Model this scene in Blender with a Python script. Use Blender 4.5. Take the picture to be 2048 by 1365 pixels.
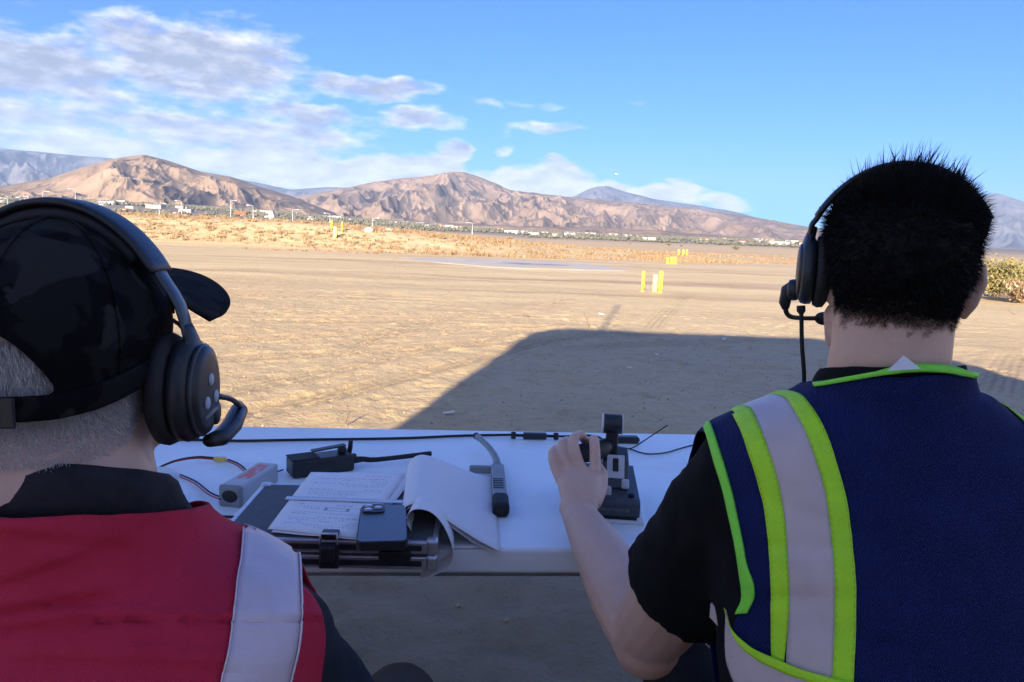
import bpy, bmesh, math, random
import numpy as np
from mathutils import Vector, Matrix
from mathutils.bvhtree import BVHTree

for o in list(bpy.data.objects):
    bpy.data.objects.remove(o)
SC = bpy.context.scene
COL = SC.collection
RND = random.Random(7)
R = math.radians

# ------------------------------------------------------------------ camera
CAM_P = np.array([0.0, 0.0, 1.26])
F_PX = 2048 * 26 / 36
_p, _r = R(8.0), R(2.2)
FWD = np.array([0, math.cos(_p), -math.sin(_p)])
_r0 = np.array([1.0, 0, 0]); _u0 = np.cross(_r0, FWD)
RGT = _r0 * math.cos(_r) + _u0 * math.sin(_r)
UPV = -_r0 * math.sin(_r) + _u0 * math.cos(_r)
cam_d = bpy.data.cameras.new('camera')
cam_d.lens = 26; cam_d.sensor_width = 36; cam_d.clip_start = 0.02; cam_d.clip_end = 60000
cam = bpy.data.objects.new('camera', cam_d); COL.objects.link(cam)
cam.matrix_world = Matrix(((RGT[0], UPV[0], -FWD[0], CAM_P[0]), (RGT[1], UPV[1], -FWD[1], CAM_P[1]),
                           (RGT[2], UPV[2], -FWD[2], CAM_P[2]), (0, 0, 0, 1)))
SC.camera = cam

# ------------------------------------------------------------------ light and exposure
SUN_EL, SUN_AZ = R(17.0), math.atan2(-0.19, -0.98)      # azimuth of the sun clockwise from +Y
SUN_DIR = Vector((math.sin(SUN_AZ) * math.cos(SUN_EL), math.cos(SUN_AZ) * math.cos(SUN_EL), math.sin(SUN_EL)))
sun_d = bpy.data.lights.new('sun', 'SUN'); sun_d.energy = 4.2; sun_d.angle = R(0.53); sun_d.color = (1.0, 0.86, 0.70)
sun = bpy.data.objects.new('sun', sun_d); COL.objects.link(sun)
sun.rotation_euler = (-SUN_DIR).to_track_quat('-Z', 'Y').to_euler(); sun.location = (0, 0, 50)
SC.view_settings.view_transform = 'Standard'; SC.view_settings.look = 'None'
SC.view_settings.gamma = 1.0; SC.view_settings.exposure = 2.08; SC.view_settings.use_curve_mapping = False
SC.cycles.volume_bounces = 0; SC.cycles.max_bounces = 8; SC.cycles.diffuse_bounces = 4
SC.cycles.transparent_max_bounces = 12; SC.cycles.use_denoising = True

def px_azel(px, py):
    d = FWD * F_PX + RGT * (px - 1024) - UPV * (py - 682.5); d = d / np.linalg.norm(d)
    return math.atan2(d[0], d[1]), math.asin(d[2])

class NT:
    """small helper to write node trees"""
    def __init__(self, tree): self.t = tree; self.n = tree.nodes; self.l = tree.links
    def node(self, typ, **kw):
        n = self.n.new(typ)
        for k, v in kw.items(): setattr(n, k, v)
        return n
    def put(self, sock, v):
        if isinstance(v, bpy.types.NodeSocket): self.l.new(v, sock)
        elif v is not None: sock.default_value = v
    def math(self, op, a, b=None, c=None, clamp=False):
        n = self.node('ShaderNodeMath', operation=op, use_clamp=clamp)
        for i, v in enumerate((a, b, c)):
            if v is not None: self.put(n.inputs[i], v)
        return n.outputs[0]
    def mix(self, f, a, b, blend='MIX'):
        n = self.node('ShaderNodeMix', data_type='RGBA', blend_type=blend)
        self.put(n.inputs[0], f); self.put(n.inputs[6], a); self.put(n.inputs[7], b)
        return n.outputs[2]
    def noise(self, vec, scale, detail=4, rough=0.55, dist=0.0, out=0):
        n = self.node('ShaderNodeTexNoise')
        if vec is not None: self.l.new(vec, n.inputs['Vector'])
        n.inputs['Scale'].default_value = scale; n.inputs['Detail'].default_value = detail
        n.inputs['Roughness'].default_value = rough; n.inputs['Distortion'].default_value = dist
        return n.outputs[out]
    def ramp(self, f, stops, interp='LINEAR'):
        n = self.node('ShaderNodeValToRGB'); cr = n.color_ramp; cr.interpolation = interp
        while len(cr.elements) < len(stops): cr.elements.new(0.5)
        for e, (p, c) in zip(cr.elements, stops):
            e.position = p; e.color = (c, c, c, 1) if isinstance(c, (int, float)) else (*c, 1)
        self.put(n.inputs[0], f); return n.outputs[0]
    def smooth(self, x, a, b):
        n = self.node('ShaderNodeMapRange', interpolation_type='SMOOTHSTEP')
        self.put(n.inputs[0], x); n.inputs[1].default_value = a; n.inputs[2].default_value = b
        n.inputs[3].default_value = 0; n.inputs[4].default_value = 1
        return n.outputs[0]
    def xyz(self, x, y, z):
        n = self.node('ShaderNodeCombineXYZ')
        for i, v in enumerate((x, y, z)): self.put(n.inputs[i], v)
        return n.outputs[0]
    def sep(self, v):
        n = self.node('ShaderNodeSeparateXYZ'); self.l.new(v, n.inputs[0]); return n.outputs

# ------------------------------------------------------------------ sky with its clouds
W = bpy.data.worlds.new('World'); SC.world = W; W.use_nodes = True
W.cycles.sampling_method = 'MANUAL'; W.cycles.sample_map_resolution = 256
w = NT(W.node_tree); w.n.clear()
CLOUDS = [  # layered grey sheets at the left
    (60, 130, 190, 75, .95), (-150, 150, 300, 130, .8), (390, 120, 230, 95, .95), (250, 190, 200, 50, .6), (60, 235, 260, 60, .75),
    (-200, 290, 320, 70, .8), (520, 170, 90, 30, .45), (330, 245, 230, 35, .85), (620, 235, 150, 30, .85), (430, 275, 300, 40, .75),
    (600, 270, 170, 25, .8), (740, 178, 150, 26, .85), (600, 195, 80, 18, .55), (840, 245, 75, 30, .8), (600, 70, 70, 30, .25),
    (200, 300, 330, 30, .85), (120, 30, 220, 60, .2),
    # cumulus behind the ridges
    (540, 318, 110, 34, 1.25), (620, 345, 150, 34, 1.3), (800, 336, 130, 32, 1.25), (880, 318, 36, 34, 1.15), (440, 318, 90, 28, 1.0),
    (1070, 366, 95, 40, 1.4), (1115, 348, 34, 28, 1.2), (1180, 382, 90, 24, 1.1), (950, 350, 70, 22, .7), (1290, 395, 90, 18, .8),
    (1345, 392, 48, 28, 1.3), (1390, 380, 28, 26, .95), (1430, 405, 70, 18, .8),
    # small wisps
    (1085, 262, 105, 15, .62), (990, 216, 40, 10, .5), (1080, 205, 50, 18, .42), (1000, 293, 36, 12, .6), (1250, 218, 22, 14, .3),
    (1180, 335, 50, 10, .3), (1900, 200, 60, 12, .1)]
tc = w.node('ShaderNodeTexCoord').outputs['Generated']
X, Y, Z = w.sep(tc)
U = w.math('MULTIPLY', w.math('ARCTAN2', X, Y), 57.29578)
V = w.math('MULTIPLY', w.math('ARCSINE', Z), 57.29578)
def vm(op, a, b, c=None):
    n = w.node('ShaderNodeVectorMath', operation=op); w.put(n.inputs[0], a); w.put(n.inputs[1], b)
    if c is not None: w.put(n.inputs[2], c)
    return n.outputs['Value'] if op == 'DOT_PRODUCT' else n.outputs[0]
def noise2(vec, detail, rough, out=0):
    n = w.node('ShaderNodeTexNoise', noise_dimensions='2D'); w.put(n.inputs['Vector'], vec); n.inputs['Scale'].default_value = 1.0
    n.inputs['Detail'].default_value = detail; n.inputs['Roughness'].default_value = rough; return n.outputs[out]
uv = w.xyz(U, V, 0.0)
wn = noise2(vm('MULTIPLY_ADD', uv, (.10, .22, 0), (3.7, 1.2, 0)), 3, .6, 1)
uvw = vm('ADD', uv, vm('MULTIPLY_ADD', wn, (7.0, 2.6, 0.0), (-3.5, -1.3, 0.0)))
acc = None
for (cx, cy, ax, ay, wt) in CLOUDS:
    a0, e0 = px_azel(cx, cy); a1, e1 = px_azel(cx + ax, cy); a2, e2 = px_azel(cx, cy - ay)
    a0, e0 = math.degrees(a0), math.degrees(e0); sx = abs(math.degrees(a1) - a0); sy = abs(math.degrees(e2) - e0)
    q = vm('MULTIPLY_ADD', uvw, (1 / sx, 1 / sy, 0), (-a0 / sx, -e0 / sy, 0)); q = vm('DOT_PRODUCT', q, q)
    m = w.math('MULTIPLY_ADD', q, -.55 * wt, wt)
    acc = m if acc is None else w.math('SMOOTH_MAX', acc, m, 0.15)
acc = w.math('MAXIMUM', acc, 0.0)
# unseen broken cloud added outside the frame as neutral fill for the shade
far = noise2(vm('MULTIPLY_ADD', uv, (.035, .12, 0), (9.1, 4.0, 0)), 2, .55)
fill_cloud = w.math('MULTIPLY', w.smooth(far, .37, .60), w.smooth(w.math('ABSOLUTE', U), 46, 70))
fill_cloud = w.math('MULTIPLY', fill_cloud, w.math('SUBTRACT', .8, w.math('MULTIPLY', w.smooth(V, 40, 75), .5)))
acc = w.math('MAXIMUM', acc, fill_cloud)
def shaped(n_): 
    d_ = w.math('MULTIPLY_ADD', n_, 1.05, w.math('SUBTRACT', acc, .525))
    return w.math('MULTIPLY', w.smooth(d_, .25, .84), w.smooth(acc, 0.0, .22))
d0 = shaped(noise2(vm('MULTIPLY', uv, (.30, .86, 0)), 7, .62))
d1 = shaped(noise2(vm('MULTIPLY_ADD', uv, (.30, .86, 0), (-.12, .50, 0)), 4, .58))      # cloud overhead shades what is under it
sky = w.node('ShaderNodeTexSky', sky_type='NISHITA', sun_disc=False, sun_elevation=SUN_EL, sun_rotation=SUN_AZ % (2 * math.pi),
             altitude=300, air_density=1.0, dust_density=0.0, ozone_density=2.2)
clear = w.mix(1.0, sky.outputs[0], (.145, .415, 1.06, 1), 'MULTIPLY')                    # deep dry-air blue
lit = w.math('SUBTRACT', 1.0, w.math('MULTIPLY', d1, w.math('MULTIPLY_ADD', w.smooth(V, 3.5, 8.0), .72, .20)))            # thinner cloud above: brighter
bil = noise2(vm('MULTIPLY_ADD', uv, (.42, 1.15, 0), (5.0, 2.0, 0)), 5, .6)
lit = w.math('ADD', lit, w.math('MULTIPLY_ADD', bil, 1.5, -.72), clamp=True)                  # billows catch the sun
ccol = w.mix(lit, (1.95, 2.12, 2.4, 1), (5.8, 5.75, 5.65, 1))
skyc = w.mix(w.math('MULTIPLY', d0, .93), clear, ccol)
bg = w.node('ShaderNodeBackground'); bg.inputs['Strength'].default_value = 0.055; w.l.new(skyc, bg.inputs['Color'])
wo = w.node('ShaderNodeOutputWorld'); w.l.new(bg.outputs[0], wo.inputs['Surface'])

# ------------------------------------------------------------------ helpers
def ray(px, py):
    d = FWD * F_PX + RGT * (px - 1024) - UPV * (py - 682.5); return d / np.linalg.norm(d)
def at(px, py, Yw):
    d = ray(px, py); return CAM_P + d * (Yw / d[1])
def on(px, py, z):
    d = ray(px, py); return CAM_P + d * ((z - CAM_P[2]) / d[2])

def tag(o, label=None, cat=None, group=None, kind=None):
    if label: o['label'] = label
    if cat: o['category'] = cat
    if group: o['group'] = group
    if kind: o['kind'] = kind
    return o
def empty(name, loc=(0, 0, 0), rz=0):
    o = bpy.data.objects.new(name, None); COL.objects.link(o); o.location = loc; o.rotation_euler = (0, 0, rz)
    o.empty_display_size = 0.05
    return o
def link(name, me, mats, parent=None, loc=None, rot=None):
    o = bpy.data.objects.new(name, me); COL.objects.link(o)
    if mats is not None and not me.materials:
        for m in (mats if isinstance(mats, (list, tuple)) else [mats]): me.materials.append(m)
    if parent is not None: o.parent = parent
    if loc is not None: o.location = loc
    if rot is not None: o.rotation_euler = rot
    return o
def grid_mesh(name, P, closed_u=False, closed_v=False):
    """mesh from an array of points [rows, cols, 3], fast"""
    P = np.asarray(P, dtype=np.float32); r, c = P.shape[:2]
    idx = np.arange(r * c).reshape(r, c)
    if closed_u: idx = np.concatenate([idx, idx[:, :1]], 1)
    if closed_v: idx = np.concatenate([idx, idx[:1]], 0)
    q = np.stack([idx[:-1, :-1], idx[:-1, 1:], idx[1:, 1:], idx[1:, :-1]], -1).reshape(-1, 4)
    return quad_mesh(name, P.reshape(-1, 3), q)
def quad_mesh(name, V, Q, smooth=True):
    V = np.asarray(V, dtype=np.float32); Q = np.asarray(Q, dtype=np.int32)
    k = Q.shape[1]; me = bpy.data.meshes.new(name)
    me.vertices.add(len(V)); me.vertices.foreach_set('co', V.ravel())
    me.loops.add(Q.size); me.loops.foreach_set('vertex_index', Q.ravel())
    me.polygons.add(len(Q)); me.polygons.foreach_set('loop_start', np.arange(0, Q.size, k, dtype=np.int32))
    me.polygons.foreach_set('loop_total', np.full(len(Q), k, dtype=np.int32))
    me.polygons.foreach_set('use_smooth', np.full(len(Q), smooth))
    me.update(calc_edges=True); me.validate(); return me

class MB:
    """collects shapes into one mesh"""
    def __init__(s): s.v = []; s.f = []; s.sm = []
    def add(s, V, F, smooth=False):
        b = len(s.v); s.v += [tuple(float(x) for x in p) for p in V]
        s.f += [tuple(i + b for i in f) for f in F]; s.sm += [smooth] * len(F); return s
    def box(s, c, size, rz=0, bev=0.0, rx=0, ry=0, seg=2):
        bm = bmesh.new(); bmesh.ops.create_cube(bm, size=1.0)
        bmesh.ops.scale(bm, vec=size, verts=bm.verts)
        if bev > 0: bmesh.ops.bevel(bm, geom=list(bm.edges), offset=bev, segments=seg, profile=0.5, affect='EDGES', clamp_overlap=True)
        M = Matrix.Translation(c) @ Matrix.Rotation(rz, 4, 'Z') @ Matrix.Rotation(rx, 4, 'X') @ Matrix.Rotation(ry, 4, 'Y')
        bm.transform(M); bm.verts.index_update()
        s.add([v.co for v in bm.verts], [[v.index for v in f.verts] for f in bm.faces], False); bm.free(); return s
    def tube(s, pts, rad, n=10, cap=True, flat=1.0, upv=None, smooth=True):
        """swept tube; rad a number, list, or list of (ra, rb)"""
        pts = [np.array(p, float) for p in pts]; m = len(pts)
        if not isinstance(rad, (list, tuple)): rad = [rad] * m
        rad = [(r, r * flat) if not isinstance(r, (list, tuple)) else r for r in rad]
        T = [pts[min(i + 1, m - 1)] - pts[max(i - 1, 0)] for i in range(m)]; T = [t / (np.linalg.norm(t) + 1e-12) for t in T]
        ref = np.array(upv, float) if upv is not None else (np.array([0, 0, 1.0]) if abs(T[0][2]) < .9 else np.array([0, 1.0, 0]))
        V = []
        for i in range(m):
            a = np.cross(ref, T[i]); a /= np.linalg.norm(a) + 1e-12; b = np.cross(T[i], a)
            if upv is None: ref = b
            for k in range(n):
                t = 2 * math.pi * k / n
                V.append(pts[i] + a * rad[i][0] * math.cos(t) + b * rad[i][1] * math.sin(t))
        F = [(i * n + k, i * n + (k + 1) % n, (i + 1) * n + (k + 1) % n, (i + 1) * n + k) for i in range(m - 1) for k in range(n)]
        if cap:
            F.append(tuple(range(n - 1, -1, -1))); F.append(tuple((m - 1) * n + k for k in range(n)))
        return s.add(V, F, smooth)
    def ball(s, c, r, n=16, rings=10, M=None):
        r = r if isinstance(r, (list, tuple)) else (r, r, r); V = []; F = []
        c = np.array(c, float)
        for i in range(rings + 1):
            t = math.pi * i / rings
            for k in range(n):
                p = 2 * math.pi * k / n
                q = np.array([r[0] * math.sin(t) * math.cos(p), r[1] * math.sin(t) * math.sin(p), r[2] * math.cos(t)])
                if M is not None: q = M @ q
                V.append(c + q)
        for i in range(rings):
            for k in range(n):
                F.append((i * n + k, (i + 1) * n + k, (i + 1) * n + (k + 1) % n, i * n + (k + 1) % n))
        return s.add(V, F, True)
    def lathe(s, c, prof, n=20, M=None, smooth=True):
        """profile of (radius, height) turned round the local z axis, closed at both ends"""
        V = []; F = []; c = np.array(c, float)
        for (r, h) in prof:
            for k in range(n):
                t = 2 * math.pi * k / n; q = np.array([r * math.cos(t), r * math.sin(t), h])
                if M is not None: q = M @ q
                V.append(c + q)
        m = len(prof)
        F = [(i * n + k, i * n + (k + 1) % n, (i + 1) * n + (k + 1) % n, (i + 1) * n + k) for i in range(m - 1) for k in range(n)]
        F.append(tuple(range(n - 1, -1, -1))); F.append(tuple((m - 1) * n + k for k in range(n)))
        return s.add(V, F, smooth)
    def prism(s, poly, z0, z1, M=None, smooth=False):
        n = len(poly); V = [np.array([x, y, z0]) for x, y in poly] + [np.array([x, y, z1]) for x, y in poly]
        if M is not None: V = [(M @ Vector(v)) for v in V]
        F = [tuple(range(n - 1, -1, -1)), tuple(range(n, 2 * n))] + [(i, (i + 1) % n, n + (i + 1) % n, n + i) for i in range(n)]
        return s.add(V, F, smooth)
    def mesh(s, name):
        me = bpy.data.meshes.new(name); me.from_pydata(s.v, [], s.f); me.update()
        me.polygons.foreach_set('use_smooth', s.sm); me.update(); return me
    def build(s, name, m, parent=None, loc=None, rot=None, fix=True):
        me = s.mesh(name)
        if fix:
            bm = bmesh.new(); bm.from_mesh(me); bmesh.ops.recalc_face_normals(bm, faces=bm.faces); bm.to_mesh(me); bm.free()
        return link(name, me, m, parent, loc, rot)
def spline(pts, n):
    """Catmull-Rom through points"""
    P = np.array(pts, float); P = np.vstack([2 * P[0] - P[1], P, 2 * P[-1] - P[-2]]); m = len(P) - 3; out = []
    for t in np.linspace(0, m - 1e-9, n):
        i = int(t); f = t - i; a, b, c, d = P[i:i + 4]
        out.append(.5 * ((2 * b) + (-a + c) * f + (2 * a - 5 * b + 4 * c - d) * f * f + (-a + 3 * b - 3 * c + d) * f ** 3))
    return np.array(out)
def rrect(w, h, r, n=5):
    out = []
    for cx, cy, a0 in ((w/2-r, h/2-r, 0), (-w/2+r, h/2-r, 90), (-w/2+r, -h/2+r, 180), (w/2-r, -h/2+r, 270)):
        for k in range(n + 1):
            t = R(a0 + 90 * k / n); out.append((cx + r * math.cos(t), cy + r * math.sin(t)))
    return out

# vectorised gradient noise
_rs = np.random.RandomState(11); _perm = _rs.permutation(512); _perm = np.concatenate([_perm, _perm, _perm])
_ga = _rs.rand(512) * 2 * np.pi
def pnoise(x, y, seed=0):
    x = np.asarray(x, float) + seed * 17.31; y = np.asarray(y, float) + seed * 9.77
    xi = np.floor(x).astype(int); yi = np.floor(y).astype(int); xf = x - xi; yf = y - yi
    def gr(ix, iy, dx, dy):
        h = _ga[_perm[(_perm[ix & 511] + iy) & 511]]; return np.cos(h) * dx + np.sin(h) * dy
    u = xf ** 3 * (xf * (xf * 6 - 15) + 10); v = yf ** 3 * (yf * (yf * 6 - 15) + 10)
    a = gr(xi, yi, xf, yf); b = gr(xi + 1, yi, xf - 1, yf); c = gr(xi, yi + 1, xf, yf - 1); d = gr(xi + 1, yi + 1, xf - 1, yf - 1)
    return (a + u * (b - a)) * (1 - v) + (c + u * (d - c)) * v
def fbm(x, y, oct=4, seed=0, gain=.5, lac=2.03):
    s = 0; a = 1.0
    for i in range(oct): s = s + a * pnoise(x, y, seed + i); x = x * lac; y = y * lac; a *= gain
    return s
def ridged(x, y, oct=5, seed=0, gain=.5, lac=2.1):
    s = 0; a = 1.0; w_ = 1.0
    for i in range(oct):
        n = 1 - np.abs(pnoise(x, y, seed + i)) * 1.6; n = np.clip(n, 0, 1) ** 2 * w_
        s = s + a * n; w_ = np.clip(n * 1.6, 0, 1); x = x * lac; y = y * lac; a *= gain
    return s
def sstep(x, a, b):
    t = np.clip((np.asarray(x, float) - a) / (b - a), 0, 1); return t * t * (3 - 2 * t)

# ------------------------------------------------------------------ materials
MATS = {}
def mat(name, c1, c2=None, rough=.6, scale=20, metal=0.0, bump=0.0, bscale=120, spec=.5, detail=4, lo=.35, hi=.65, extra=None, sheen=0, alpha=1, coat=0, sss=0, coords='Object'):
    if name in MATS: return MATS[name]
    m = bpy.data.materials.new(name); m.use_nodes = True; t = NT(m.node_tree); MATS[name] = m
    b = t.n['Principled BSDF']; tcn = t.node('ShaderNodeTexCoord').outputs[coords]
    col = (*c1, 1)
    if c2 is not None:
        f = t.noise(tcn, scale, detail, .6); f = t.ramp(f, [(lo, 0.0), (hi, 1.0)])
        col = t.mix(f, (*c1, 1), (*c2, 1))
    t.put(b.inputs['Base Color'], col)
    rn = t.noise(tcn, scale * 1.7 + 3, 3, .6)
    t.put(b.inputs['Roughness'], t.math('ADD', rough - .06, t.math('MULTIPLY', rn, .12)))
    b.inputs['Metallic'].default_value = metal; b.inputs['Specular IOR Level'].default_value = spec
    b.inputs['Sheen Weight'].default_value = sheen; b.inputs['Coat Weight'].default_value = coat
    if sss:
        b.inputs['Subsurface Weight'].default_value = sss; b.inputs['Subsurface Radius'].default_value = (1.0, .35, .2); b.inputs['Subsurface Scale'].default_value = .006
    if bump:
        h = t.noise(tcn, bscale, 5, .65); bn = t.node('ShaderNodeBump'); bn.inputs['Strength'].default_value = bump
        bn.inputs['Distance'].default_value = .5 / bscale; t.l.new(h, bn.inputs['Height']); t.l.new(bn.outputs[0], b.inputs['Normal'])
    if extra: extra(t, b, tcn, col)
    return m

HAZE = 4.8e-5
# ------------------------------------------------------------------ land: ground sheet, berm, valley ramp
def berm_h(x):
    return 0.25 + 1.55 * (1 - sstep(x, -22, 14)) + .25 * (1 - sstep(x, -60, -22))
def ramp_z(x, y):
    d = np.hypot(x, y); return np.maximum(0, d - 380) * (.009 + .017 * (1 - sstep(np.arctan2(x, np.maximum(y, 1e-3)), R(-27), R(3)))) * sstep(d, 350, 1200)
def land_z(x, y):
    """large relief only"""
    d = np.hypot(x, y)
    front = 47 + 4 * np.sin(x * .05) + 3.0 * fbm(x * .05, y * .02, 3, 3) + np.maximum(0, x) * .5
    z = berm_h(x) * sstep(y, front, front + 11)
    z = z * (1 + .10 * fbm(x * .12, y * .12, 3, 8))
    z = z + ramp_z(x, y)
    z = z + .05 * fbm(x * .15, y * .15, 3, 5) * sstep(d, 4, 14)
    return z
TRACK_RIBS = None
def near_relief(x, y):
    """sand, ruts, wheel tracks, footprints"""
    z = .018 * fbm(x * .8, y * .8, 3, 21) + .009 * fbm(x * 2.6, y * 2.6, 3, 22) * (1 + 1.2 * (y < 3.8)) + .006 * fbm(x * 7, y * 6, 3, 23) * (1 + 1.6 * (1 - sstep(y, 2.8, 4.4)))
    lump = np.clip(fbm(x * 3.4, y * 3.0, 3, 25) - .22, 0, 1); z = z + .013 * lump
    global TRACK_RIBS; TRACK_RIBS = np.zeros_like(x)
    # wheel tracks: centre line (x0, y0, angle from +y, width, lug pitch)
    for (x0, y0, a, wd, pitch, dp, curve) in TRACKS:
        ca, sa = math.cos(a), math.sin(a)
        s = (x - x0) * sa + (y - y0) * ca; l = (x - x0) * ca - (y - y0) * sa - curve * s * s + .05 * np.sin(s * .7 + x0)
        wd = wd * 1.9; env = np.exp(-(l / wd) ** 4) * sstep(s, 0, .6) * (1 - sstep(s, 7, 9)); fade = np.clip(.55 + .9 * pnoise(s * .5, l * 2, 31), 0, 1)
        lug = .5 + .5 * np.cos(2 * np.pi * l / .088) * (.8 + .2 * np.sin(2 * np.pi * s / (pitch * 2)))
        TRACK_RIBS = np.maximum(TRACK_RIBS, env * fade * sstep(lug, .45, .85)); z = z - env * fade * dp * (.15 + .85 * lug) + .5 * dp * fade * np.exp(-((np.abs(l) - wd * 1.25) / (wd * .3)) ** 2) * sstep(s, 0, .6) * (1 - sstep(s, 7, 9))
    return z
TRACKS = [(-3.4, 3.0, R(24), .10, .075, .030, .008), (-2.6, 3.2, R(25), .10, .075, .027, .008), (-2.2, 4.4, R(33), .07, .06, .024, -.01),
          (-5.5, 6.2, R(48), .12, .085, .027, .01), (-4.6, 5.4, R(49), .12, .085, .027, .01), (-1.9, 7.4, R(10), .09, .07, .021, .02),
          (-6.0, 9.0, R(70), .13, .09, .02, .004), (-6, 10.2, R(72), .13, .09, .02, .004), (0.2, 8.2, R(58), .12, .08, .021, .01),
          (-.2, 2.4, R(40), .08, .06, .018, .01), (1.2, 2.6, R(70), .09, .06, .018, .02), (2.0, 10.5, R(12), .10, .08, .024, .01),
          (4.3, 6.5, R(35), .12, .09, .024, .01), (-9, 13, R(80), .16, .1, .03, .003), (-9, 14.6, R(82), .16, .1, .03, .003)]
def spaced(c0, lo, hi, fine, growth, far_lo, far_hi):
    mid = list(np.arange(lo, hi, fine)); up = []; s = fine; p = hi
    while p < far_hi: up.append(p); s *= growth; p += s
    up.append(far_hi); dn = []; s = fine; p = lo
    while p > far_lo: s *= growth; p -= s; dn.append(max(p, far_lo))
    return np.array(dn[::-1] + mid + up)
gx = spaced(0, -5.5, 6.0, .034, 1.07, -9500, 9500)
gy = spaced(0, 2.0, 13.5, .036, 1.022, -60, 10500)
# tighter growth behind the viewer is not needed
GX, GY = np.meshgrid(gx, gy)
GZ = land_z(GX, GY)
nm = (GY > 1.0) & (GY < 60) & (np.abs(GX) < 60)
amp = np.clip(1 - sstep(np.hypot(GX, GY), 22, 55), 0, 1)
REL = np.zeros_like(GZ); REL[nm] = near_relief(GX[nm], GY[nm]); 
# footprints: sole and heel dents with a pushed-up rim
rs = np.random.RandomState(5)
for k in range(520):
    fx, fy = rs.uniform(-5, 5.5), rs.uniform(2.1, 13); a = rs.normal(0, .9) + (math.pi if rs.rand() < .5 else 0); dp = rs.uniform(.004, .013)
    i0, i1 = np.searchsorted(gy, fy - .3), np.searchsorted(gy, fy + .3); j0, j1 = np.searchsorted(gx, fx - .3), np.searchsorted(gx, fx + .3)
    dx, dy = GX[i0:i1, j0:j1] - fx, GY[i0:i1, j0:j1] - fy
    l, s = dx * math.cos(a) - dy * math.sin(a), dx * math.sin(a) + dy * math.cos(a)
    q = np.minimum((l / .052) ** 2 + ((s - .05) / .085) ** 2, (l / .04) ** 2 + ((s + .10) / .045) ** 2)
    REL[i0:i1, j0:j1] += -dp * np.exp(-q ** 2) + dp * .55 * np.exp(-((np.sqrt(q) - 1.35) / .28) ** 2)
GZ = GZ + REL * np.maximum(amp, .0)
def ground_z(x, y):
    return float(land_z(np.array(float(x)), np.array(float(y))))

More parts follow.
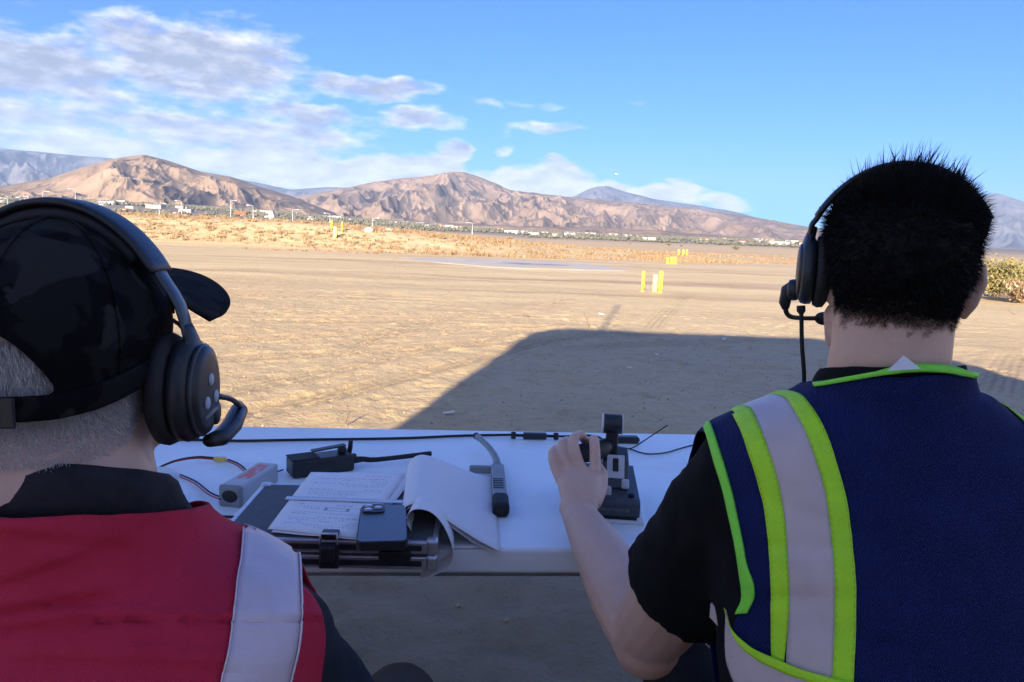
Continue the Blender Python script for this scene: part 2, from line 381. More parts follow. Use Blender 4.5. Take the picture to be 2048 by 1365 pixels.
def soil_nodes(t, b, tcn, col):
    X_, Y_, Z_ = t.sep(tcn)
    big = t.noise(t.xyz(t.math('MULTIPLY', X_, .05), t.math('MULTIPLY', Y_, .13), 0.0), 1.0, 5, .6)
    mid = t.noise(tcn, .55, 6, .62); fine = t.noise(tcn, 9.0, 6, .7); grit = t.noise(tcn, 60, 3, .7)
    c = t.mix(t.ramp(big, [(.36, 0.0), (.66, 1.0)]), (.49, .36, .19, 1), (.58, .45, .245, 1))
    c = t.mix(t.math('MULTIPLY', t.ramp(mid, [(.50, 0.0), (.72, 1.0)]), .55), c, (.36, .25, .15, 1))
    c = t.mix(t.math('MULTIPLY', t.ramp(fine, [(.52, 0.0), (.75, 1.0)]), .40), c, (.27, .19, .12, 1))
    c = t.mix(t.math('MULTIPLY', t.ramp(grit, [(.60, 0.0), (.72, 1.0)]), .35), c, (.58, .49, .38, 1))
    # crumbs, hollows and crusts: fine mottling of the soil itself
    m1 = t.noise(t.xyz(t.math('MULTIPLY', X_, 5.0), t.math('MULTIPLY', Y_, 9.0), 1.0), 1.0, 7, .68, .5); m2 = t.noise(tcn, 26, 5, .7, .3)
    c = t.mix(t.math('MULTIPLY', t.ramp(m1, [(.50, 0.0), (.66, 1.0)]), .30), c, (.26, .18, .11, 1)); c = t.mix(t.math('MULTIPLY', t.ramp(m1, [(.30, 1.0), (.44, 0.0)]), .35), c, (.62, .50, .32, 1))
    c = t.mix(t.math('MULTIPLY', t.ramp(m2, [(.56, 0.0), (.68, 1.0)]), .45), c, (.20, .135, .085, 1))
    cp_ = t.node('ShaderNodeAttribute', attribute_name='track_ribs'); c = t.mix(t.math('MULTIPLY', cp_.outputs['Fac'], .80), c, (.21, .14, .085, 1))
    # ambient shade under and round the table, darkened into the soil colour
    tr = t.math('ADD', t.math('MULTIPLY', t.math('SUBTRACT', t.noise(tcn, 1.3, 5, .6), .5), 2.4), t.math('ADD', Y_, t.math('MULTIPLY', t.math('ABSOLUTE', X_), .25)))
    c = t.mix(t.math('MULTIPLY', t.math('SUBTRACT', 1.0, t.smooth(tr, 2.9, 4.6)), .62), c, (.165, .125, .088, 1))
    # damp reddish wheel streaks across the middle distance
    st = t.noise(t.xyz(t.math('MULTIPLY', X_, .07), t.math('MULTIPLY', Y_, .55), 2.0), 1.0, 5, .6, .5)
    stm = t.math('MULTIPLY', t.ramp(st, [(.53, 0.0), (.68, 1.0)]), t.math('MULTIPLY', t.smooth(Y_, 11, 20), t.math('SUBTRACT', 1.0, t.smooth(Y_, 34, 60))))
    c = t.mix(t.math('MULTIPLY', stm, .62), c, (.27, .150, .085, 1))
    ls = t.noise(t.xyz(t.math('MULTIPLY', X_, .05), t.math('MULTIPLY', Y_, .42), 7.0), 1.0, 6, .62, .6)
    lsm = t.math('MULTIPLY', t.ramp(ls, [(.42, 0.0), (.62, 1.0)]), t.math('MULTIPLY', t.smooth(Y_, 9, 18), t.math('SUBTRACT', 1.0, t.smooth(Y_, 44, 80))))
    c = t.mix(t.math('MULTIPLY', lsm, .8), c, (.66, .52, .28, 1))
    # dry vegetated land far off
    farf = t.smooth(Y_, 330, 1000); sc = t.noise(t.xyz(t.math('MULTIPLY', X_, .012), t.math('MULTIPLY', Y_, .004), 4.0), 1.0, 6, .65)
    c = t.mix(farf, c, t.mix(t.ramp(sc, [(.40, 0.0), (.60, 1.0)]), (.17, .155, .12, 1), (.30, .245, .18, 1)))
    t.put(b.inputs['Base Color'], c); b.inputs['Roughness'].default_value = .95; b.inputs['Specular IOR Level'].default_value = .15
    hgt = t.math('ADD', t.math('MULTIPLY', t.noise(tcn, 22, 6, .7), 1.0), t.math('ADD', t.math('MULTIPLY', t.noise(tcn, 90, 4, .7), .35), t.math('MULTIPLY', t.noise(t.xyz(X_, t.math('MULTIPLY', Y_, .7), 0.0), 7.0, 4, .6, .6), 1.8)))
    bn = t.node('ShaderNodeBump'); bn.inputs['Strength'].default_value = .9; bn.inputs['Distance'].default_value = .013
    t.l.new(hgt, bn.inputs['Height']); t.l.new(bn.outputs[0], b.inputs['Normal'])
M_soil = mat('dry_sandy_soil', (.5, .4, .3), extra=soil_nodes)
g_me = grid_mesh('ground', np.stack([GX, GY, GZ], -1)); RIB_MAP = np.zeros(GX.shape); RIB_MAP[nm] = TRACK_RIBS; at_ = g_me.attributes.new('track_ribs', 'FLOAT', 'POINT'); at_.data.foreach_set('value', RIB_MAP.astype(np.float32).ravel())   # wheel track ribs are coloured darker
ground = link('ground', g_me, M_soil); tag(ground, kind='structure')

# ------------------------------------------------------------------ mountains
def crest_of(pts, D):
    A = []
    for (x, y) in pts:
        a, e = px_azel(x, y); A.append((a, math.tan(e) * D))
    A = np.array(A); return lambda az: np.interp(az, A[:, 0], A[:, 1])
def mountain(name, pts, D0, D1, step, rows, gully, freq, seed, material, back=.35, sharp=.85, lo=-1.0, hi=1.0, foot=0.0):
    a_lo, a_hi = px_azel(*pts[0])[0], px_azel(*pts[-1])[0]
    az = np.arange(a_lo, a_hi, R(step)); t = np.concatenate([np.linspace(0, 1, rows), np.linspace(1, 1 + back, rows // 5)[1:]])
    AZ, T = np.meshgrid(az, t); D = D0 + (D1 - D0) * T
    cr = crest_of(pts, D1); k = np.ones(9) / 9; c1 = np.convolve(np.pad(cr(az), 4, mode='edge'), k, 'valid')
    CR = np.maximum(c1[None, :], 0) + 0 * T; 
    jag = 1 + .035 * fbm(AZ * freq * 2.2, AZ * 0 + seed, 4, seed)[:1]
    Xw, Yw = AZ * D1 / 1000, D / 1000
    wx = .35 * fbm(Xw * .9, Yw * .9, 3, seed + 40); wy = .35 * fbm(Xw * .9 + 7, Yw * .9, 3, seed + 41)
    spur = ridged((Xw + wx) * freq, (Yw + wy) * freq * .6, 4, seed, .45) / 1.55
    spur2 = ridged((Xw + .4 * wx) * freq * 2.7, (Yw + .4 * wy) * freq * 1.7, 4, seed + 5, .45) / 1.6
    up = np.clip(T, 0, 1) ** sharp; dn = np.where(T > 1, 1 - (T - 1) / back, 1)
    env = np.clip(3.4 * up * (1 - up) + .04, 0, 1)
    H = CR * (up * jag + gully * env * (spur - .62) + gully * .40 * env * (spur2 - .6)) * dn
    H = H + foot * np.clip(spur - .5, 0, 1) * np.exp(-((T - .12) / .12) ** 2)
    base = ramp_z(np.sin(AZ) * D, np.cos(AZ) * D) * .97
    Zf = np.where(T < 1, np.maximum(H, base * (1 - sstep(T, 0.02, .5))) , H) - 4 * (T <= 0.001) * 5
    P = np.stack([np.sin(AZ) * D, np.cos(AZ) * D, Zf], -1)
    o = link(name, grid_mesh(name, P), material); tag(o, kind='structure'); return o
def rock_nodes(c_lo, c_hi, scrub_shade, snow_z=None, snow_w=250, scale=1.0, scrub_shade_amt=.75):
    def f(t, b, tcn, col):
        X_, Y_, Z_ = t.sep(tcn)
        n1 = t.noise(tcn, .0011 * scale, 7, .62, .4); n2 = t.noise(tcn, .006 * scale, 6, .65); n3 = t.noise(tcn, .022 * scale, 4, .7)
        c = t.mix(t.ramp(n2, [(.36, 0.0), (.64, 1.0)]), (*c_lo, 1), (*c_hi, 1))
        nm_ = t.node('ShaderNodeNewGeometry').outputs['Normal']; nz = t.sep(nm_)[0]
        # plant-toned patches put cloud shadow into the colour, heavier away from the sun
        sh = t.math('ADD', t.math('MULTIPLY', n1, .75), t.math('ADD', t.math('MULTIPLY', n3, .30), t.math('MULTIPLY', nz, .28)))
        c = t.mix(t.math('MULTIPLY', t.ramp(sh, [(.49, 0.0), (.62, 1.0)]), scrub_shade_amt), c, (*scrub_shade, 1))
        if snow_z:
            s = t.math('ADD', Z_, t.math('MULTIPLY', t.math('SUBTRACT', n2, .5), 1400)); s = t.smooth(s, snow_z, snow_z + snow_w)
            c = t.mix(t.math('MULTIPLY', s, .8), c, (.78, .80, .84, 1))
        t.put(b.inputs['Base Color'], c); b.inputs['Roughness'].default_value = 1.0; b.inputs['Specular IOR Level'].default_value = 0.0
    return f
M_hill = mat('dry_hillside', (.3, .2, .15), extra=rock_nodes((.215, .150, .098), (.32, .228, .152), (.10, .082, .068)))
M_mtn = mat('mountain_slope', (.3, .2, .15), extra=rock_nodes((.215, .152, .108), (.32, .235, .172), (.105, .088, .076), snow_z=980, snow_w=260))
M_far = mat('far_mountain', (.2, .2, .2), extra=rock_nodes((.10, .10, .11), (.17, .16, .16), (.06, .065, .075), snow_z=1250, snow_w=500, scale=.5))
far_pts = [(-900, 330), (-500, 300), (-200, 292), (0, 297), (60, 302), (130, 310), (230, 318), (300, 332), (420, 348), (580, 378), (640, 374), (700, 374),
           (800, 385), (1000, 402), (1100, 400), (1150, 392), (1180, 377), (1215, 372), (1255, 386), (1310, 400), (1400, 412), (1470, 424),
           (1540, 443), (1600, 452), (1700, 465), (1800, 442), (1880, 417), (1960, 391), (1990, 385), (2048, 404), (2150, 430), (2400, 450), (2900, 470)]
mountain('far_mountain_range', far_pts, 10500, 15000, .045, 100, .36, .8, 61, M_far, sharp=.8)
mtn_pts = [(380, 470), (480, 432), (560, 402), (620, 390), (700, 374), (780, 359), (860, 351), (905, 343), (930, 345), (965, 357), (1020, 380), (1080, 388), (1150, 395),
           (1250, 404), (1330, 411), (1420, 421), (1500, 433), (1600, 450), (1700, 468), (1900, 492), (2200, 515), (2800, 545)]
mountain('mountain_range', mtn_pts, 4300, 7600, .03, 230, .38, 1.3, 33, M_mtn, sharp=.9)
hill_pts = [(-900, 400), (-500, 385), (-250, 392), (-100, 372), (0, 372), (100, 356), (180, 330), (240, 315), (285, 309), (330, 318), (400, 342), (460, 352), (520, 372), (580, 390),
            (640, 415), (700, 436), (760, 452), (840, 466)]
mountain('hill', hill_pts, 3500, 5400, .03, 230, .38, 1.4, 12, M_hill, sharp=.85)

foot_pts = [(150, 470), (300, 446), (420, 432), (540, 430), (640, 434), (760, 438), (900, 446), (1040, 452), (1200, 456), (1330, 462), (1450, 472), (1560, 480), (1700, 492), (1900, 512)]
mountain('foothills', foot_pts, 2900, 4300, .03, 110, .36, 2.4, 71, M_mtn, sharp=.8)

# ------------------------------------------------------------------ the hazy air
hz = MB(); hz.box((0, 8000, 770), (34000, 22000, 1640))
M_haze = bpy.data.materials.new('haze'); M_haze.use_nodes = True; _t = NT(M_haze.node_tree); _t.n.clear()
_v = _t.node('ShaderNodeVolumePrincipled'); _v.inputs['Density'].default_value = HAZE; _v.inputs['Color'].default_value = (.42, .60, .95, 1); _v.inputs['Anisotropy'].default_value = 0.0
_o = _t.node('ShaderNodeOutputMaterial'); _t.l.new(_v.outputs[0], _o.inputs['Volume'])
haze = hz.build('haze', M_haze); tag(haze, kind='stuff')

# ------------------------------------------------------------------ concrete pad
def pad_nodes(t, b, tcn, col):
    X_, Y_, Z_ = t.sep(tcn)
    n1 = t.noise(tcn, .8, 6, .6); n2 = t.noise(tcn, 14, 5, .6)
    c = t.mix(t.ramp(n1, [(.35, 0.0), (.65, 1.0)]), (.33, .325, .32, 1), (.43, .42, .405, 1))
    c = t.mix(t.math('MULTIPLY', t.ramp(n2, [(.5, 0.0), (.7, 1.0)]), .4), c, (.40, .37, .33, 1))
    wn_ = t.noise(tcn, .5, 5, .6); w2 = t.math('MULTIPLY', t.math('SUBTRACT', wn_, .5), 2.2)
    q = t.math('ADD', t.math('POWER', t.math('DIVIDE', t.math('ADD', t.math('ADD', X_, -.7), w2), 1.9), 2.0),
               t.math('POWER', t.math('DIVIDE', t.math('ADD', Y_, t.math('ADD', w2, -35.0)), 1.3), 2.0))
    wet = t.math('SUBTRACT', 1.0, t.smooth(q, .35, 1.1))
    c = t.mix(t.math('MULTIPLY', wet, .9), c, (.085, .085, .09, 1))
    dn = t.math('ADD', t.noise(tcn, .45, 6, .65), t.math('MULTIPLY', t.math('ABSOLUTE', t.math('SUBTRACT', Y_, 36.0)), .035)); c = t.mix(t.math('MULTIPLY', t.ramp(dn, [(.48, 0.0), (.74, 1.0)]), .85), c, (.46, .36, .22, 1))
    t.put(b.inputs['Base Color'], c); t.put(b.inputs['Roughness'], t.math('SUBTRACT', .85, t.math('MULTIPLY', wet, .5)))
M_pad = mat('weathered_concrete', (.5, .5, .5), extra=pad_nodes)
PADP = [(-5.4, 36.6), (-4.7, 34.7), (-.9, 30.9), (0.2, 30.8), (4.6, 32.2), (5.1, 33.4), (4.2, 37.6), (1.0, 41.6), (-.6, 42.0), (-4.6, 38.4)]
pd = MB(); pc = np.mean(PADP, 0); Vp = []
for f_, z_ in ((1.10, -.08), (1.04, .012), (.97, .026), (.85, .030)): Vp += [(pc[0] + (x - pc[0]) * f_, pc[1] + (y - pc[1]) * f_, z_) for x, y in PADP]
n_ = len(PADP); pd.add(Vp, [(k * n_ + i, k * n_ + (i + 1) % n_, (k + 1) * n_ + (i + 1) % n_, (k + 1) * n_ + i) for k in range(3) for i in range(n_)] + [tuple(3 * n_ + i for i in range(n_))])
tag(pd.build('concrete_pad', M_pad), kind='structure')

# ------------------------------------------------------------------ yellow bollards
M_yel = mat('yellow_paint', (.70, .58, .035), (.62, .50, .06), rough=.5, scale=9, bump=.1, bscale=40)
M_yel2 = mat('faded_yellow_paint', (.72, .66, .24), (.60, .54, .22), rough=.6, scale=9)
M_conc = mat('concrete', (.42, .40, .37), (.52, .50, .46), rough=.9, scale=8, bump=.3, bscale=60)
M_foot = mat('buried_footing', (.30, .24, .18), (.36, .29, .21), rough=.95, scale=9)
def bollard(px, py, h, r, label, z=None, m=None):
    p = on(px, py, 0.0) if z is None else on(px, py, z)
    zz = ground_z(p[0], p[1]); rt = empty('bollard', (p[0], p[1], zz))
    MB().lathe((0, 0, 0), [(r, -.2), (r, h - r * .5), (r * .85, h - r * .2), (r * .5, h), (.001, h + r * .08)], 14).build('post', m or M_yel, rt)
    MB().lathe((0, 0, 0), [(r * 1.5, -.1), (r * 1.45, .012), (r * 1.1, .018)], 14).build('footing', M_foot, rt)
    tag(rt, label, 'bollard', 'yellow bollards on the sand')
bollard(1285, 584, .52, .042, 'thin yellow bollard standing left in the nearest group of three')
bollard(1309, 585, .45, .062, 'faded pale yellow bollard in the middle of the nearest group', m=M_yel2)
bollard(1320, 587, .55, .055, 'tall yellow bollard standing right in the nearest group of three')
bollard(1335, 528, .40, .07, 'leftmost yellow bollard of the middle group beyond the concrete pad')
bollard(1343, 528, .42, .11, 'middle yellow bollard of the group beyond the concrete pad')
bollard(1350, 528, .44, .09, 'rightmost yellow bollard of the middle group beyond the concrete pad')
for k, px in enumerate((1357, 1366, 1373)):
    bollard(px, 516, .50, .09, ['left', 'middle', 'right'][k] + ' one of the farthest three yellow bollards near the shrubs')
bollard(663, 497, .62, .08, 'left yellow bollard of three in front of the brushy berm')
bollard(670, 499, .75, .13, 'middle yellow bollard of three before the brushy berm, stoutest', m=M_yel2)
bollard(684, 498, .66, .07, 'right yellow bollard of three in front of the brushy berm')

# ------------------------------------------------------------------ pale rocks by the berm
M_rock = mat('pale_rock', (.62, .58, .52), (.75, .72, .66), rough=.9, scale=4, bump=.4, bscale=9)
def rock(p, r, label, seed, m=M_rock, nm='rock', cat='rock', group='pale rocks by the berm'):
    bm = bmesh.new(); bmesh.ops.create_icosphere(bm, subdivisions=3, radius=1.0)
    for v in bm.verts:
        c = v.co; n = float(fbm(np.array(c.x * 1.3 + seed), np.array(c.y * 1.3 + c.z * .9), 3, seed)); v.co = Vector((c.x * r[0], c.y * r[1], c.z * r[2])) * (1 + .32 * n)
    me = bpy.data.meshes.new(nm); bm.to_mesh(me); bm.free()
    o = link(nm, me, m, loc=(p[0], p[1], ground_z(p[0], p[1]) + r[2] * .5)); tag(o, label, cat, group); return o
rock(on(737, 499, 0), (.30, .24, .19), 'left pale rock lying at the foot of the berm', 3)
rock(on(776, 499, 0), (.31, .22, .15), 'right flatter pale rock lying at the foot of the berm', 8)

# ------------------------------------------------------------------ dry brush on the berm (uncountable)
def blades(pts, n_each, h, spread, seed, wid=.02, lean=.7):
    """tufts of thin triangles; pts [N,3]; returns V, F"""
    r = np.random.RandomState(seed); N = len(pts); B = np.repeat(pts, n_each, 0); M_ = len(B)
    hh = np.repeat(h, n_each) * r.uniform(.45, 1.0, M_); a = r.uniform(0, 2 * np.pi, M_); rad = np.repeat(spread, n_each) * np.sqrt(r.rand(M_))
    b0 = B + np.stack([np.cos(a) * rad, np.sin(a) * rad, 0 * a], -1) * .7
    a2 = a + r.normal(0, .5, M_); ln = r.uniform(.1, lean, M_) * hh
    tip = b0 + np.stack([np.cos(a2) * ln, np.sin(a2) * ln, hh], -1)
    ws = wid * r.uniform(.6, 1.4, M_); s = np.stack([np.cos(a + 1.57 + r.normal(0, .8, M_)) * ws, np.sin(a + 1.57) * ws, 0 * a], -1)
    mid = b0 * .45 + tip * .55 + np.stack([0 * a, 0 * a, .12 * hh], -1)
    V = np.stack([b0 - s * .5, b0 + s * .5, mid + s * .4, mid - s * .4, tip], 1).reshape(-1, 3)
    i = np.arange(M_) * 5; F = np.concatenate([np.stack([i, i + 1, i + 2], -1), np.stack([i, i + 2, i + 3], -1), np.stack([i + 3, i + 2, i + 4], -1)])
    return V, F
def plant_mat(name, c1, c2, c3):
    def ex(t, b, tcn, col):
        n1 = t.noise(tcn, .35, 4, .6); n2 = t.noise(tcn, 3.0, 4, .7)
        c = t.mix(t.ramp(n1, [(.38, 0.0), (.62, 1.0)]), (*c1, 1), (*c2, 1)); c = t.mix(t.ramp(n2, [(.45, 0.0), (.68, 1.0)]), c, (*c3, 1))
        t.put(b.inputs['Base Color'], c); b.inputs['Roughness'].default_value = .9; b.inputs['Specular IOR Level'].default_value = .1
    return mat(name, c1, extra=ex)
M_brush = plant_mat('dry_brush', (.29, .20, .115), (.19, .118, .068), (.38, .285, .17))
M_brush_dark = plant_mat('dry_brush_low', (.26, .16, .09), (.36, .21, .11), (.20, .13, .075))
rs = np.random.RandomState(41)
n = 15000; bx = rs.uniform(-75, 42, n); by = 46 + rs.rand(n) ** 1.2 * 34 + np.maximum(0, bx) * .45
keep = (fbm(bx * .11, by * .13, 3, 77) + rs.normal(0, .25, n) > -.20 + .012 * np.maximum(0, bx)); bx, by = bx[keep], by[keep]
bz = land_z(bx, by); hgt = (.12 + .36 * rs.rand(len(bx)) ** 2.5) * (1 - .55 * sstep(bx, 4, 30)); hgt *= .8 + .5 * np.clip(fbm(bx * .1, by * .1, 2, 90), -.5, 1)
V, F = blades(np.stack([bx, by, bz - .03], -1), 14, hgt, .12 + hgt * .55, 42, wid=.045, lean=.9)
tag(link('dry_brush', quad_mesh('dry_brush', V, F, False), M_brush), 'tawny dry brush covering the long low berm', 'brush', kind='stuff')
n = 2600; bx = rs.uniform(-60, 60, n); by = rs.uniform(42, 60, n) + np.maximum(0, bx) * .6; keep = fbm(bx * .09, by * .3, 3, 79) > .12; bx, by = bx[keep], by[keep]
V, F = blades(np.stack([bx, by, land_z(bx, by) - .03], -1), 10, np.full(len(bx), .16), np.full(len(bx), .22), 43, wid=.05, lean=1.2)
tag(link('low_brush', quad_mesh('low_brush', V, F, False), M_brush_dark), 'low reddish brown weeds scattered along the foot of the berm', 'weeds', kind='stuff')

# ------------------------------------------------------------------ shrubs
M_shrub = plant_mat('shrub_green', (.145, .135, .055), (.24, .215, .09), (.33, .26, .11))
M_sage = plant_mat('sage_shrub', (.16, .15, .085), (.24, .21, .12), (.12, .115, .07))
M_twig = mat('twig', (.20, .135, .085), (.12, .08, .05), rough=.9, scale=30)
def shrub(p, rx, rz, leaves, label, seed, leaf=.05, m=None, group='shrubs on the field'):
    r = np.random.RandomState(seed); z0 = ground_z(p[0], p[1]); rt = empty('shrub', (p[0], p[1], z0))
    nb = 16; tb = MB(); tips = []
    for k in range(nb):
        a = r.uniform(0, 2 * np.pi); q = r.uniform(.35, 1.0); e = np.array([math.cos(a) * rx * q * .8, math.sin(a) * rx * q * .8, rz * (1.05 - .35 * q) * r.uniform(.7, 1)])
        pts = spline([(0, 0, -.03), e * np.array([.35, .35, .55]), e], 6); tb.tube(pts, list(np.linspace(.018, .005, 6) * (rx + .3)), 5); tips.append(pts)
    tb.build('stem', M_twig, rt)
    ci = r.randint(0, nb, leaves); tt = r.uniform(.35, 1.0, leaves); C_ = np.array([tips[i][min(5, int(t * 5.99))] for i, t in zip(ci, tt)])
    C_ = C_ + r.normal(0, 1, (leaves, 3)) * np.array([rx * .13, rx * .13, rz * .11]); C_[:, 2] = np.maximum(C_[:, 2], .02)
    d1_ = r.normal(0, 1, (leaves, 3)); d1_[:, 2] = np.abs(d1_[:, 2]) + .2; d1_ /= np.linalg.norm(d1_, axis=1)[:, None]; d2_ = np.cross(d1_, r.normal(0, 1, (leaves, 3))); d2_ /= np.linalg.norm(d2_, axis=1)[:, None]
    L = leaf * r.uniform(.5, 1.4, leaves)[:, None]
    V = np.stack([C_ - d2_ * L * .28, C_ + d1_ * L * .5 - d2_ * L * .12, C_ + d1_ * L, C_ + d2_ * L * .28], 1).reshape(-1, 3); i = np.arange(leaves) * 4
    link('foliage', quad_mesh('foliage', V, np.stack([i, i + 1, i + 2, i + 3], -1), False), m or M_shrub, rt)
    return tag(rt, label, 'shrub', group)
for (px, py, rx, rz, lv, lb, sd, lf, mm) in [
        (1338, 497, .95, 1.05, 1500, 'grey green round shrub beyond the farthest yellow bollards', 1, .16, M_sage),
        (1362, 500, .6, .6, 700, 'small low shrub just right of the grey green round shrub', 2, .14, M_sage),
        (1472, 508, 1.1, .95, 1500, 'grey green shrub alone at the field edge left of the headset', 3, .16, M_sage),
        (1020, 492, .9, .5, 700, 'low tawny shrub on the end of the berm', 4, .14, M_brush),
        (1260, 493, .9, .45, 700, 'flat reddish shrub left of the grey green round shrub', 5, .14, M_brush_dark)]:
    shrub(on(px, py, -.9 + .4), rx, rz, lv, lb, sd, lf, mm)
for (x, y, rx, rz, lv, lb, sd) in [
        (13.0, 21.5, .75, .85, 3800, 'yellow green bush at the right edge, nearest the ear', 11), (14.6, 22.5, 1.1, 1.1, 5200, 'tall yellow green bush at the far right edge', 12),
        (13.9, 20.3, .8, .6, 3000, 'low straw coloured bush in front of the yellow green bushes', 13), (16.6, 23.5, 1.2, 1.2, 4200, 'yellow green bush mostly outside the right edge', 14)]:
    shrub((x, y), rx, rz, lv, lb, sd, .09, M_shrub if sd != 13 else M_brush, 'bushes at the right edge')

# ------------------------------------------------------------------ sticks and scraps on the sand
M_scrap = mat('white_scrap', (.75, .75, .73), (.62, .6, .56), rough=.7, scale=20)
def stick(px, py, L, a, lift, label, branch=True):
    p = on(px, py, 0); rt = MB(); d_ = np.array([math.cos(a), math.sin(a) * .6, lift]); d_ = d_ / np.linalg.norm(d_)
    pts = spline([np.zeros(3), d_ * L * .5 + np.array([0, 0, .02]), d_ * L], 6); rt.tube(pts, list(np.linspace(.007, .003, 6)), 6)
    if branch: rt.tube([pts[2], pts[2] + np.array([.04, .03, .09]) * L * 2.2], [.004, .002], 5)
    o = rt.build('stick', M_twig, loc=(p[0], p[1], ground_z(p[0], p[1]) + .012)); tag(o, label, 'stick', 'sticks on the sand')
stick(1178, 655, .22, 2.2, 1.3, 'short dark stick poking up at the shadow edge below the bollards')
stick(1105, 610, .42, .1, .25, 'thin twig lying on the sunlit sand left of the bollards')
stick(1060, 634, .40, 3.0, .1, 'pale twig lying flat above the shadow corner')
stick(2030, 632, .45, 3.3, .35, 'crooked branch on the sand at the right edge')
stick(690, 852, .09, 1.2, 1.0, 'tiny dark sprig just beyond the white table edge')
for k, (px, py, s, lb) in enumerate([(1203, 630, .05, 'white scrap on sunlit sand between twig and bollards'), (1314, 711, .035, 'tiny white scrap in the shadow below the bollards'),
                                 (1258, 739, .03, 'small white fleck in the middle of the shadow'), (897, 830, .04, 'white scrap in the shadow just beyond the table'),
                                 (1448, 681, .04, 'white fleck at the shadow edge right of the bollards')]):
    p = on(px, py, 0); b = MB(); b.prism([(-s, -s * .5), (s * .2, -s * .7), (s, 0), (s * .4, s * .6), (-s * .7, s * .5)], 0, .012)
    tag(b.build('scrap', M_scrap, loc=(p[0], p[1], ground_z(p[0], p[1]) + .012), rot=(.15, .2, k)), lb, 'litter', 'white scraps on the sand')
rr = np.random.RandomState(77)
pts = np.stack([rr.uniform(-5, 5, 1800), 2.2 + 10 * rr.rand(1800) ** 1.4], -1); V = []; F = []
for (x, y) in pts:
    j, i_ = np.searchsorted(gx, x), np.searchsorted(gy, y); z = GZ[i_, j]; s = rr.uniform(.003, .012); b_ = len(V)
    for q in ((1, 0, 0), (-.6, .8, 0), (-.5, -.9, 0), (.1, 0, .8), (0, .1, -.7)): V.append((x + q[0] * s, y + q[1] * s, z + q[2] * s + .003))
    F += [(b_, b_ + 1, b_ + 3), (b_ + 1, b_ + 2, b_ + 3), (b_ + 2, b_, b_ + 3), (b_ + 1, b_, b_ + 4), (b_ + 2, b_ + 1, b_ + 4), (b_, b_ + 2, b_ + 4)]
M_clod = mat('soil_clod', (.46, .34, .20), (.30, .21, .13), rough=.95, scale=8)
tag(link('clods', quad_mesh('clods', V, F, False), M_clod), 'small clods and pebbles strewn over the sand', 'clods', kind='stuff')

# ------------------------------------------------------------------ concrete barrier, lamp posts, the valley town
M_barrier = mat('pale_barrier', (.66, .64, .60), (.74, .72, .68), rough=.85, scale=.5)
wl = MB(); prev = None
wp = []
for px, py in ((-500, 416), (0, 428), (300, 439), (640, 453), (840, 465), (1000, 478)):
    a, e = px_azel(px, py); D = 185.0; wp.append((math.sin(a) * D, math.cos(a) * D, 1.26 + math.tan(e) * D))
for p, q in zip(wp[:-1], wp[1:]):
    p, q = np.array(p), np.array(q); d_ = (q - p) / np.linalg.norm(q - p); nrm = np.cross(d_, (0, 0, 1)); nrm /= np.linalg.norm(nrm)
    Vv = []
    for c in (p, q):
        for (o_, z) in ((-.35, -2.2), (.35, -2.2), (.14, -.55), (.11, 0), (-.11, 0), (-.14, -.55)): Vv.append(c + nrm * o_ + np.array([0, 0, z]))
    wl.add(Vv, [(k, (k + 1) % 6, 6 + (k + 1) % 6, 6 + k) for k in range(6)] + [(5, 4, 3, 2, 1, 0), (6, 7, 8, 9, 10, 11)])
tag(wl.build('barrier_wall', M_barrier), 'long pale concrete barrier running behind the dry brush berm', 'wall')
M_pole = mat('galvanised_pole', (.45, .46, .47), (.55, .56, .57), rough=.5, metal=.5, scale=3)
for k, (px, top, h) in enumerate([(15, 398, 8), (85, 384, 9), (150, 379, 10), (318, 408, 8), (363, 403, 8.5), (461, 402, 9), (506, 412, 8), (585, 420, 8), (660, 428, 8), (745, 437, 8), (1300 - 355, 447, 7)]):
    a, e = px_azel(px, top); D = 230.0 + 6 * (k % 3); top_z = 1.26 + math.tan(e) * D; rt = empty('lamp_post', (math.sin(a) * D, math.cos(a) * D, top_z - h))
    MB().tube([(0, 0, -2), (0, 0, h * .5), (0, 0, h)], [.13, .11, .08], 8).build('pole', M_pole, rt)
    s = 1 if k % 2 else -1
    MB().tube([(0, 0, h - .1), (s * .7, 0, h + .12), (s * 1.4, 0, h + .15)], [.06, .05, .05], 6).build('arm', M_pole, rt)
    MB().box((s * 1.6, 0, h + .12), (.7, .28, .14), bev=.04).build('lamp_head', M_pole, rt)
    tag(rt, 'slender grey lamp post beyond the berm, %s from the left' % ['first', 'second', 'third', 'fourth', 'fifth', 'sixth', 'seventh', 'eighth', 'ninth', 'tenth', 'eleventh'][k], 'lamp post', 'lamp posts beyond the berm')
